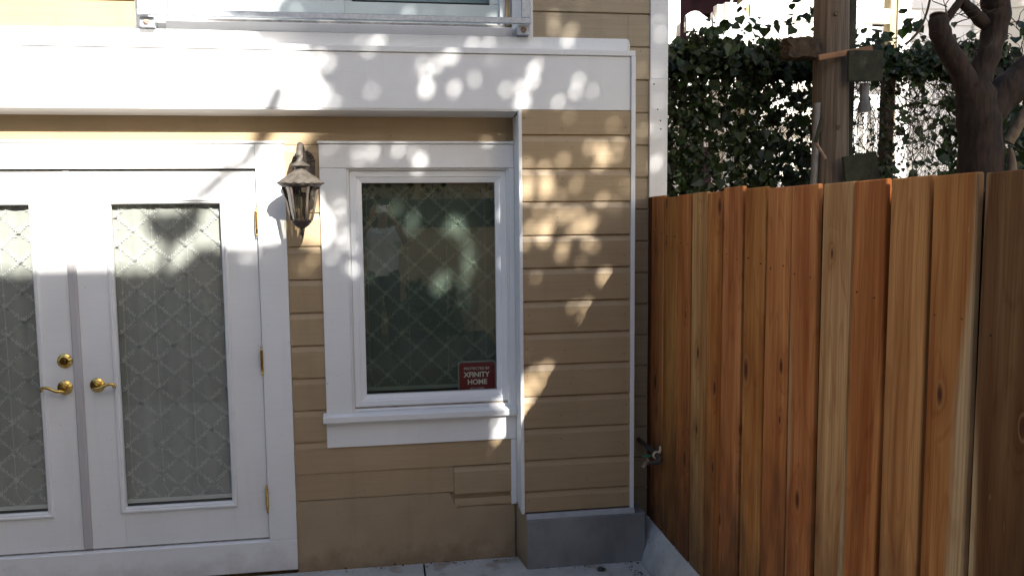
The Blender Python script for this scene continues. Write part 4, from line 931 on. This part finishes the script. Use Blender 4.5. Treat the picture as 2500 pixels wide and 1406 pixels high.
# ------------------------------------------------------------------ shade trees across the yard
# gaps and outline are given where the sun's rays through them cross the plane y = -7 (x, z in metres)
LIT = [(-3.002, 7.924), (2.137, 8.275), (2.087, 7.1), (2.075, 7.048), (1.699, 7.026), (1.695, 6.951), (1.963, 6.889), (2.112, 6.76), (2.123, 6.715), (2.135, 6.685),
(2.18, 6.666), (2.173, 6.636), (2.206, 6.558), (2.174, 6.464), (2.258, 6.466), (2.205, 6.438), (2.137, 6.361), (2.14, 6.218), (2.245, 6.059), (2.272, 5.988), (2.28,
5.913), (2.258, 5.847), (2.204, 5.878), (2.135, 5.874), (2.056, 5.885), (2.024, 5.864), (1.99, 5.886), (1.952, 5.865), (1.902, 5.883), (1.851, 5.867), (1.8, 5.868),
(1.751, 5.9), (1.724, 5.934), (1.692, 5.888), (1.598, 5.847), (1.516, 5.811), (1.248, 5.668), (-3.321, 5.744)]
BRANCH = [[(1.997, 6.579), (1.968, 6.533), (1.932, 6.45), (2.0, 6.45), (2.018, 6.514), (2.046, 6.538)], [(1.936, 6.473), (1.895, 6.397), (1.809, 6.341), (1.758, 6.321),
(1.725, 6.253), (1.667, 6.214), (1.608, 6.231), (1.607, 6.214), (1.625, 6.169), (1.543, 6.111), (1.541, 6.08), (1.661, 6.09), (1.704, 6.152), (1.787, 6.214), (1.866,
6.259), (1.948, 6.314), (1.981, 6.387), (2.011, 6.473)], [(1.368, 6.072), (1.653, 6.069), (1.629, 5.999), (1.552, 5.937), (1.47, 5.917), (1.412, 5.95), (1.384, 6.003)]]
HOLES = [(2.249, 6.673, 0.0133), (2.728, 6.641, 0.0109), (2.717, 6.687, 0.0079), (2.851, 6.717, 0.0158), (2.778, 6.676, 0.0091), (2.729, 6.584, 0.0109), (2.727, 6.55,
0.0133), (2.863, 6.551, 0.0146), (2.87, 6.572, 0.0085), (2.97, 6.607, 0.0085), (2.462, 6.541, 0.0055), (2.513, 6.589, 0.0036), (3.27, 6.655, 0.0103), (3.274, 6.609,
0.0103), (3.292, 6.68, 0.0067), (3.212, 6.569, 0.0133), (3.218, 6.495, 0.017), (3.136, 6.562, 0.0061), (3.513, 6.608, 0.0079), (3.502, 6.558, 0.0097), (3.4, 6.493,
0.0091), (3.583, 6.553, 0.0042), (2.681, 6.64, 0.0055), (2.443, 6.744, 0.0061), (2.128, 6.711, 0.0133), (2.197, 6.706, 0.0121), (2.246, 6.677, 0.0133), (2.224, 6.534,
0.0133), (2.264, 6.49, 0.0091), (2.646, 6.694, 0.003), (2.809, 6.636, 0.003), (3.059, 6.7, 0.003), (2.601, 6.512, 0.0036), (3.442, 6.727, 0.003), (3.681, 6.69, 0.003),
(3.703, 6.533, 0.0036), (2.519, 6.88, 0.0121), (2.554, 6.884, 0.0085), (3.022, 6.879, 0.0085), (3.105, 6.885, 0.0097), (3.527, 6.908, 0.0146), (3.349, 6.869, 0.0085),
(2.45, 6.878, 0.0073), (3.481, 7.054, 0.0109), (3.476, 6.997, 0.0103), (3.557, 6.984, 0.0091), (3.459, 7.077, 0.0061), (3.581, 6.995, 0.0073), (3.629, 7.128, 0.0042),
(3.841, 7.151, 0.0042), (2.149, 7.074, 0.0109), (2.299, 7.027, 0.0109), (2.456, 7.07, 0.0097), (2.519, 7.026, 0.0073), (2.616, 7.027, 0.0085), (2.729, 7.089, 0.0115),
(2.836, 7.079, 0.0079), (3.176, 7.065, 0.0133), (3.169, 7.025, 0.0109), (2.966, 7.099, 0.0055), (1.976, 7.067, 0.0121), (2.288, 6.369, 0.0097), (2.422, 6.346, 0.0061),
(2.427, 6.299, 0.0085), (2.504, 6.341, 0.0115), (2.635, 6.35, 0.0103), (2.749, 6.303, 0.0133), (2.748, 6.278, 0.0133), (3.111, 6.4, 0.0109), (2.717, 6.333, 0.0049),
(2.328, 6.055, 0.0079), (2.329, 6.002, 0.0109), (2.337, 5.912, 0.0121), (2.342, 5.87, 0.0109), (2.256, 5.924, 0.0146), (2.266, 5.977, 0.0085), (2.281, 5.802, 0.0103),
(2.394, 5.854, 0.0103), (2.398, 5.751, 0.0121), (1.846, 6.362, 0.0121), (1.812, 6.316, 0.0109), (2.311, 6.114, 0.0049), (1.97, 5.78, 0.0036), (1.849, 5.814, 0.0085),
(1.89, 5.824, 0.0073), (2.39, 5.944, 0.0061), (2.152, 5.75, 0.0055), (2.195, 5.792, 0.0073), (2.117, 5.772, 0.0061), (2.153, 6.417, 0.0097), (2.232, 6.302, 0.0061),
(2.752, 6.06, 0.0212), (2.746, 6.007, 0.0127), (2.982, 6.031, 0.0273), (3.013, 5.981, 0.023), (2.946, 5.993, 0.0212), (3.051, 5.839, 0.0212), (3.046, 5.778, 0.0212),
(3.055, 5.902, 0.017), (2.899, 5.709, 0.0255), (2.919, 5.741, 0.023), (2.88, 5.678, 0.0188), (3.02, 5.7, 0.017), (2.665, 6.116, 0.0146), (3.025, 5.598, 0.0091), (2.506,
5.756, 0.0127), (2.607, 5.672, 0.0103), (3.099, 5.047, 0.0073), (3.144, 4.984, 0.0121), (3.155, 4.967, 0.0121), (3.138, 4.87, 0.0085), (3.16, 4.816, 0.0133), (3.165,
4.845, 0.0109), (3.139, 4.803, 0.0109), (3.152, 4.775, 0.0073), (3.174, 4.763, 0.0085), (3.133, 4.707, 0.0036), (3.704, 6.39, 0.0085), (3.463, 6.424, 0.0061), (3.567,
6.271, 0.0127), (3.629, 6.273, 0.0139), (3.649, 6.218, 0.02), (3.638, 6.244, 0.0164), (3.728, 6.286, 0.0121), (3.713, 6.218, 0.0103), (3.62, 6.18, 0.0139), (3.425, 6.199,
0.0121), (3.232, 6.177, 0.0127), (3.323, 6.164, 0.0133), (3.335, 6.096, 0.023), (3.335, 6.041, 0.023), (3.34, 6.069, 0.0212), (3.231, 6.042, 0.0212), (3.24, 6.088,
0.0176), (3.227, 6.006, 0.0164), (3.501, 6.11, 0.0085), (3.492, 6.064, 0.0091), (3.413, 6.019, 0.0085), (3.762, 6.062, 0.0079), (3.636, 5.994, 0.0121), (3.709, 5.961,
0.0079), (3.374, 5.935, 0.0115), (3.433, 5.915, 0.0176), (3.507, 5.916, 0.0164), (3.58, 5.892, 0.0133), (3.556, 5.847, 0.0176), (3.571, 5.875, 0.0127), (3.476, 5.839,
0.0127), (3.516, 5.843, 0.0127), (3.341, 5.865, 0.023), (3.321, 5.833, 0.0176), (3.247, 5.842, 0.0127), (3.265, 5.868, 0.0091), (3.302, 5.95, 0.0091), (3.214, 5.768,
0.0133), (3.321, 5.794, 0.0176), (3.423, 5.763, 0.0139), (3.419, 5.715, 0.0127), (3.556, 5.767, 0.0127), (3.589, 5.751, 0.0091), (3.276, 5.593, 0.0091), (3.661, 5.602,
0.0164), (3.638, 5.572, 0.0139), (3.475, 5.438, 0.0091), (3.555, 5.436, 0.0121), (3.538, 5.375, 0.0067), (3.477, 5.388, 0.0055), (3.704, 6.333, 0.0036), (3.527, 5.67,
0.0036), (3.372, 5.543, 0.0024), (3.271, 5.171, 0.0267), (3.238, 5.181, 0.0212), (3.326, 5.178, 0.0176), (3.259, 5.11, 0.0249), (3.226, 5.045, 0.0212), (3.303, 5.042,
0.0176), (3.258, 5.0, 0.0212), (3.225, 4.935, 0.0212), (3.213, 4.869, 0.0212), (3.336, 5.107, 0.0164), (3.204, 4.892, 0.0212), (3.201, 4.98, 0.02), (3.202, 5.068,
0.0164), (3.197, 4.792, 0.0139), (4.041, 7.037, 0.0049), (4.064, 6.972, 0.0085), (4.043, 6.794, 0.0055), (4.036, 6.745, 0.0049), (4.058, 6.614, 0.0079), (4.038, 6.468,
0.0042), (4.046, 6.293, 0.0097), (4.03, 6.275, 0.0073), (4.08, 6.442, 0.0036), (3.946, 6.789, 0.0079), (3.959, 6.544, 0.0049), (3.973, 6.473, 0.0073), (3.95, 6.433,
0.0042), (3.96, 6.311, 0.0055), (3.952, 6.894, 0.0042)]
def inside(poly, p):
    x, y = p[:, 0], p[:, 1]; r = np.zeros(len(p), bool); n = len(poly)
    for i in range(n):
        (x0, y0), (x1, y1) = poly[i], poly[(i + 1) % n]
        c = ((y0 > y) != (y1 > y)) & (x < (x1 - x0) * (y - y0) / (y1 - y0 + 1e-12) + x0); r ^= c
    return r
def near_poly(poly, p, d):
    m = np.full(len(p), 9.)
    for i in range(len(poly)):
        a = np.array(poly[i]); b = np.array(poly[(i + 1) % len(poly)]); ab = b - a
        t = np.clip(((p - a) @ ab) / (ab @ ab), 0, 1); m = np.minimum(m, np.linalg.norm(p - a - t[:, None] * ab, axis=1))
    return m < d
def uw(P): return np.stack([P[:, 0] + .365 * (P[:, 1] + 7), P[:, 2] + .59 * (P[:, 1] + 7)], 1)
def at(u, w, y): return (u - .365 * (y + 7), y, w - .59 * (y + 7))
def shade_tree(name, label, base, cen, rad, depth, sizes, limbs, gaps=False, group='shade trees across the yard'):
    t = thing(name, base, label, 'tree', group)
    b = MB(); out = limb(b, limbs[0][0], limbs[0][1], 14); b.build('trunk', 'bark2', t, smooth=True)
    for pts, r in limbs[1:]:
        b = MB(); limb(b, pts, r, 9); b.build('limb', 'bark2', t, smooth=True)
    allv = []; nt = 0
    hol = np.array(HOLES) if gaps else None
    for n, s0, s1, infill in sizes:
        if infill: uwp = infill(n)
        else:
            q = rng.uniform(-1, 1, (int(n * 1.4), 2)); q = q[(q ** 2).sum(1) < 1 + .10 * np.sin(np.arctan2(q[:, 1], q[:, 0]) * 7)]; uwp = np.array(cen) + q * np.array(rad)
        k = len(uwp); y = rng.uniform(depth[0], depth[1], k)
        P = np.stack([uwp[:, 0] - .365 * (y + 7), y, uwp[:, 1] - .59 * (y + 7)], 1)
        sz = rng.uniform(s0, s1, k); vs, a, bb = leaf_cloud(k, P, sz, RH, np.tile([[.35, -.75, .75]], (k, 1)), droop=.5)
        vs = vs.reshape(k, 4, 3)
        if gaps:
            keep = np.ones(k, bool)
            p0 = uw(vs[:, 0]); p1 = uw(vs[:, 2]); mid = (p0 + p1) / 2; hw = .24 * sz
            inL = inside(LIT, mid) | inside(LIT, p0) | inside(LIT, p1)
            inB = np.zeros(k, bool)
            if infill is fill_branch:
                for pg in BRANCH: inB |= inside(pg, mid)
            keep &= ~inL | inB
            ab = p1 - p0; den = (ab ** 2).sum(1) + 1e-9
            for hu, hw_, hr in hol:
                tt = np.clip(((np.array([hu, hw_]) - p0) * ab).sum(1) / den, 0, 1)
                dd = np.linalg.norm(p0 + tt[:, None] * ab - np.array([hu, hw_]), axis=1); keep &= dd > hr + hw * .8
            vs = vs[keep]
        allv.append(vs.reshape(-1, 3)); nt += len(vs)
    soup('crown', np.concatenate(allv), faces_for(nt, 4, RHF), 'leaf', t, base)
    return t
bxs = [(min(p[0] for p in pg), max(p[0] for p in pg), min(p[1] for p in pg), max(p[1] for p in pg)) for pg in BRANCH]
def fill_branch(n):
    o = []
    for x0, x1, y0, y1 in bxs: o.append(np.stack([rng.uniform(x0, x1, n // 3), rng.uniform(y0, y1, n // 3)], 1))
    return np.concatenate(o)
def fill_rims(n):
    h = np.array(HOLES); k = rng.integers(0, len(h), n); a = rng.uniform(0, 2 * math.pi, n); r = h[k, 2] + rng.uniform(.004, .075, n)
    return h[k, :2] + np.stack([np.cos(a) * r, np.sin(a) * r], 1)
shade_tree('shade_tree', 'broad leafy tree behind the garden wall that dapples the house front', (2.75, -7.6, 0), (3.40, 5.95), (2.3, 2.9), (-8.0, -6.3),
           [(75000, .10, .16, None), (90000, .035, .07, None), (3000, .025, .05, fill_branch), (26000, .018, .034, fill_rims)],
           [([(2.75, -7.6, -.05), (2.72, -7.5, 1.5), (2.80, -7.4, 3.0), (2.85, -7.3, 4.2), (2.95, -7.2, 5.0)], [.20, .17, .15, .13, .10]),
            ([(2.82, -7.35, 3.6), (2.35, -7.25, 4.4), at(1.42, 5.45, -7.2), at(1.45, 5.80, -7.15), at(1.60, 6.08, -7.1), at(1.88, 6.30, -7.1), at(1.965, 6.47, -7.1), at(1.995, 6.57, -7.1)], [.08, .06, .035, .024, .020, .016, .010, .004]),
            ([(2.90, -7.25, 4.7), (2.80, -7.15, 5.2), (2.58, -7.0, 5.75), (2.57, -7.0, 6.25), (2.60, -7.0, 7.6)], [.09, .06, .035, .028, .012]),
            ([(2.93, -7.2, 4.85), (3.3, -7.05, 5.2), (3.95, -7.0, 5.2), (4.8, -7.0, 5.6), (5.2, -7, 6.2)], [.09, .05, .045, .03, .012]),
            ([(3.9, -7.0, 5.2), (3.86, -7.0, 6.1), (3.86, -7.0, 6.9), (4.1, -7.1, 7.9)], [.045, .03, .026, .012])], gaps=True)
shade_tree('shade_tree', 'unseen leafy tree further right, added so its crown shades the ivy hedge and pole', (8.0, -7.4, 0), (7.75, 8.3), (2.3, 1.9), (-7.6, -6.2),  # out-of-view tree added to shade the hedge and pole
           [(9000, .12, .22, None)],
           [([(8.0, -7.4, -.05), (7.9, -7.2, 3), (7.85, -7.1, 5.5), (7.8, -7, 8)], [.24, .19, .15, .08])] + [([(7.85, -7.1, 5.5 + .3 * k), (7.8 + dx, -7, 7.2 + .4 * k), (7.8 + dx * 1.6, -7, 8.2 + .4 * k)], [.08, .05, .015]) for k, dx in enumerate((-1, .9, -.5, .6))])
shade_tree('shade_tree', 'unseen leafy tree beside the neighbouring house, added to keep its siding in shade', (10.4, -1.2, 0), (12.75, 11.05), (1.35, 1.75), (-1.6, -.4),  # another unseen tree, put in only to shade the neighbour's siding
           [(5000, .12, .22, None)],
           [([(10.4, -1.2, -.05), (10.4, -1.1, 3), (10.35, -1, 5.5), (10.3, -1, 7.5)], [.22, .18, .13, .06])] + [([(10.35, -1, 5 + .4 * k), (10.3 + dx, -1, 6.5 + .4 * k), (10.3 + dx * 1.5, -1, 7.4 + .4 * k)], [.07, .04, .012]) for k, dx in enumerate((-.7, .7, -.3))])

# ------------------------------------------------------------------ the photographer, mirrored in the window
pe = thing('person', (0, -4.97, .25), 'person in a white t-shirt and dark jeans holding up a phone, mirrored in the window', 'person')
def fleshy(b, name, mat, parent, vox=.011):
    o_ = b.build(name, mat, parent, smooth=True)
    md = o_.modifiers.new('remesh', 'REMESH'); md.mode = 'VOXEL'; md.voxel_size = vox; md.use_smooth_shade = True
    sm = o_.modifiers.new('smooth', 'SMOOTH'); sm.iterations = 4; sm.factor = .5
    return o_
G = .25; body = MB(); shirt = MB(); jeans = MB()
def ell(b, c, r, seg=14):
    prof = [(math.sin(math.pi * i / 10), -math.cos(math.pi * i / 10)) for i in range(11)]
    vs0 = len(b.v); b.lathe([(max(p, .02), h) for p, h in prof], (0, 0, 0), seg)
    b.v[vs0:] = [(c[0] + v[0] * r[0], c[1] + v[1] * r[1], c[2] + v[2] * r[2]) for v in b.v[vs0:]]
HX, HYc, HZ = .015, -4.90, G + 1.655
ell(body, (HX, HYc, HZ + .03), (.074, .092, .105)); ell(body, (HX, HYc + .035, HZ - .055), (.052, .055, .055))
body.tube([(HX, HYc + .085, HZ + .02), (HX, HYc + .115, HZ - .012)], [.010, .015], 8)
for s in (-1, 1): ell(body, (HX + s * .077, HYc - .005, HZ + .01), (.012, .02, .032))
body.tube([(0, -4.955, G + 1.44), (HX, -4.925, HZ - .03)], [.058, .052], 12)
def torso(b, e): 
    b.tube([(0, -4.97, G + .93), (0, -4.975, G + 1.10), (0, -4.98, G + 1.28), (0, -4.975, G + 1.42), (0, -4.965, G + 1.475)], [.125 + e, .118 + e, .128 + e, .118 + e, .06 + e], 16)
    for s in (-1, 1): b.tube([(s * .07, -4.975, G + .96), (s * .085, -4.98, G + 1.25), (s * .11, -4.975, G + 1.40)], [.095 + e, .098 + e, .085 + e], 12)
torso(body, 0); torso(shirt, .012)
for s in (-1, 1):
    sh, el, wr = (s * .185, -4.965, G + 1.405), (s * .275, -4.80, G + 1.29), (s * .105, -4.60, G + 1.60)
    body.tube([sh, el], [.052, .040], 12); body.tube([el, wr], [.042, .027], 12)
    shirt.tube([(s * .10, -4.972, G + 1.41), sh, (s * .25, -4.85, G + 1.325)], [.085, .072, .062], 12)
    body.tube([wr, (s * .095, -4.575, G + 1.655), (s * .088, -4.56, G + 1.69)], [.028, .036, .034], 10)
    for q, (dz, ln) in enumerate(((.045, .055), (.025, .062), (.004, .058), (-.018, .048))):
        z0 = G + 1.685 + dz * .9
        body.tube([(s * .093, -4.556, z0 - .015), (s * .092, -4.530, z0), (s * .085, -4.520, z0 + .006), (s * (.085 - ln * .45), -4.519, z0 + .008)], [.0105, .0095, .009, .0075], 8)
    body.tube([(s * .088, -4.575, G + 1.66), (s * .07, -4.558, G + 1.672), (s * .045, -4.549, G + 1.68)], [.013, .011, .009], 8)
    hp, kn, an = (s * .095, -4.97, G + .90), (s * .105, -4.95, G + .50), (s * .11, -4.985, G + .075)
    body.tube([hp, kn], [.088, .058], 12); body.tube([kn, (s * .107, -4.975, G + .33), an], [.058, .056, .036], 12)
    jeans.tube([(s * .075, -4.972, G + .98), hp, kn, (s * .108, -4.97, G + .3), (s * .11, -4.985, G + .06)], [.112, .108, .078, .072, .062], 14)
    body.tube([(s * .11, -5.0, G + .05), (s * .12, -4.93, G + .035), (s * .125, -4.84, G + .028)], [.040, .038, .026], 10)
fleshy(body, 'body', 'skin', pe, .0085); fleshy(shirt, 'shirt', 'shirt', pe); fleshy(jeans, 'jeans', 'jeans', pe)
hr_ = MB(); ell(hr_, (HX, HYc - .012, HZ + .062), (.082, .096, .092)); ell(hr_, (HX, HYc - .04, HZ + .01), (.078, .07, .09)); hr_.build('hair', 'hair', pe, smooth=True)
for s in (-1, 1):
    e_ = MB(); ell(e_, (HX + s * .030, HYc + .083, HZ + .03), (.012, .008, .009), 10); e_.build('eye', 'hair', pe, smooth=True)
    sh_ = MB(); ell(sh_, (s * .118, -4.925, G + .045), (.052, .145, .045), 14); sh_.build('shoe', 'hair', pe, smooth=True)
mo = MB(); ell(mo, (HX, HYc + .083, HZ - .062), (.024, .008, .006), 10); mo.build('mouth', 'burgundy', pe, smooth=True)
ph_ = thing('phone', (0, -4.535, G + 1.65), 'white phone held sideways by the person mirrored in the window', 'phone')
MB().box(-.076, .076, -4.540, -4.531, G + 1.652, G + 1.728).build('shell', 'phone', ph_, bevel=.003)
MB().lathe([(.009, 0), (.009, .002), (.004, .0025)], (.050, -4.531, G + 1.705), 14, axis='y', mod=lambda r, h, q, i: (r, -h)).build('lens', 'gap', ph_)

# ------------------------------------------------------------------ leaf litter and grit along the wall and curb
Q = []
for k in range(70): Q.append((random.uniform(-.45, .70), -.035 - abs(random.gauss(0, .035)), .004))
for k in range(24): yy = random.uniform(-.45, -.22); Q.append((1.33 - abs(random.gauss(0, .04)) - .02, yy, .004))
for k in range(8): yy = random.uniform(-1.2, -.2); Q.append((1.385 + random.uniform(0, .03), yy, .105 + random.uniform(0, .05)))
for k in range(30): Q.append((random.uniform(.70, 1.33), -.225 - abs(random.gauss(0, .02)), .004))
Q = np.array(Q); n = len(Q); vs, _, _ = leaf_cloud(n, Q, rng.uniform(.006, .02, n), RH, np.tile([[0, 0, 1.8]], (n, 1)))
vs[:, 2] = np.maximum(vs[:, 2], .002)
lo = soup('leaf_litter', vs, faces_for(n, 4, RHF), 'rotten_and_shade'); lo['label'] = 'dry leaf crumbs and grit lying along the wall foot and curb'; lo['category'] = 'litter'
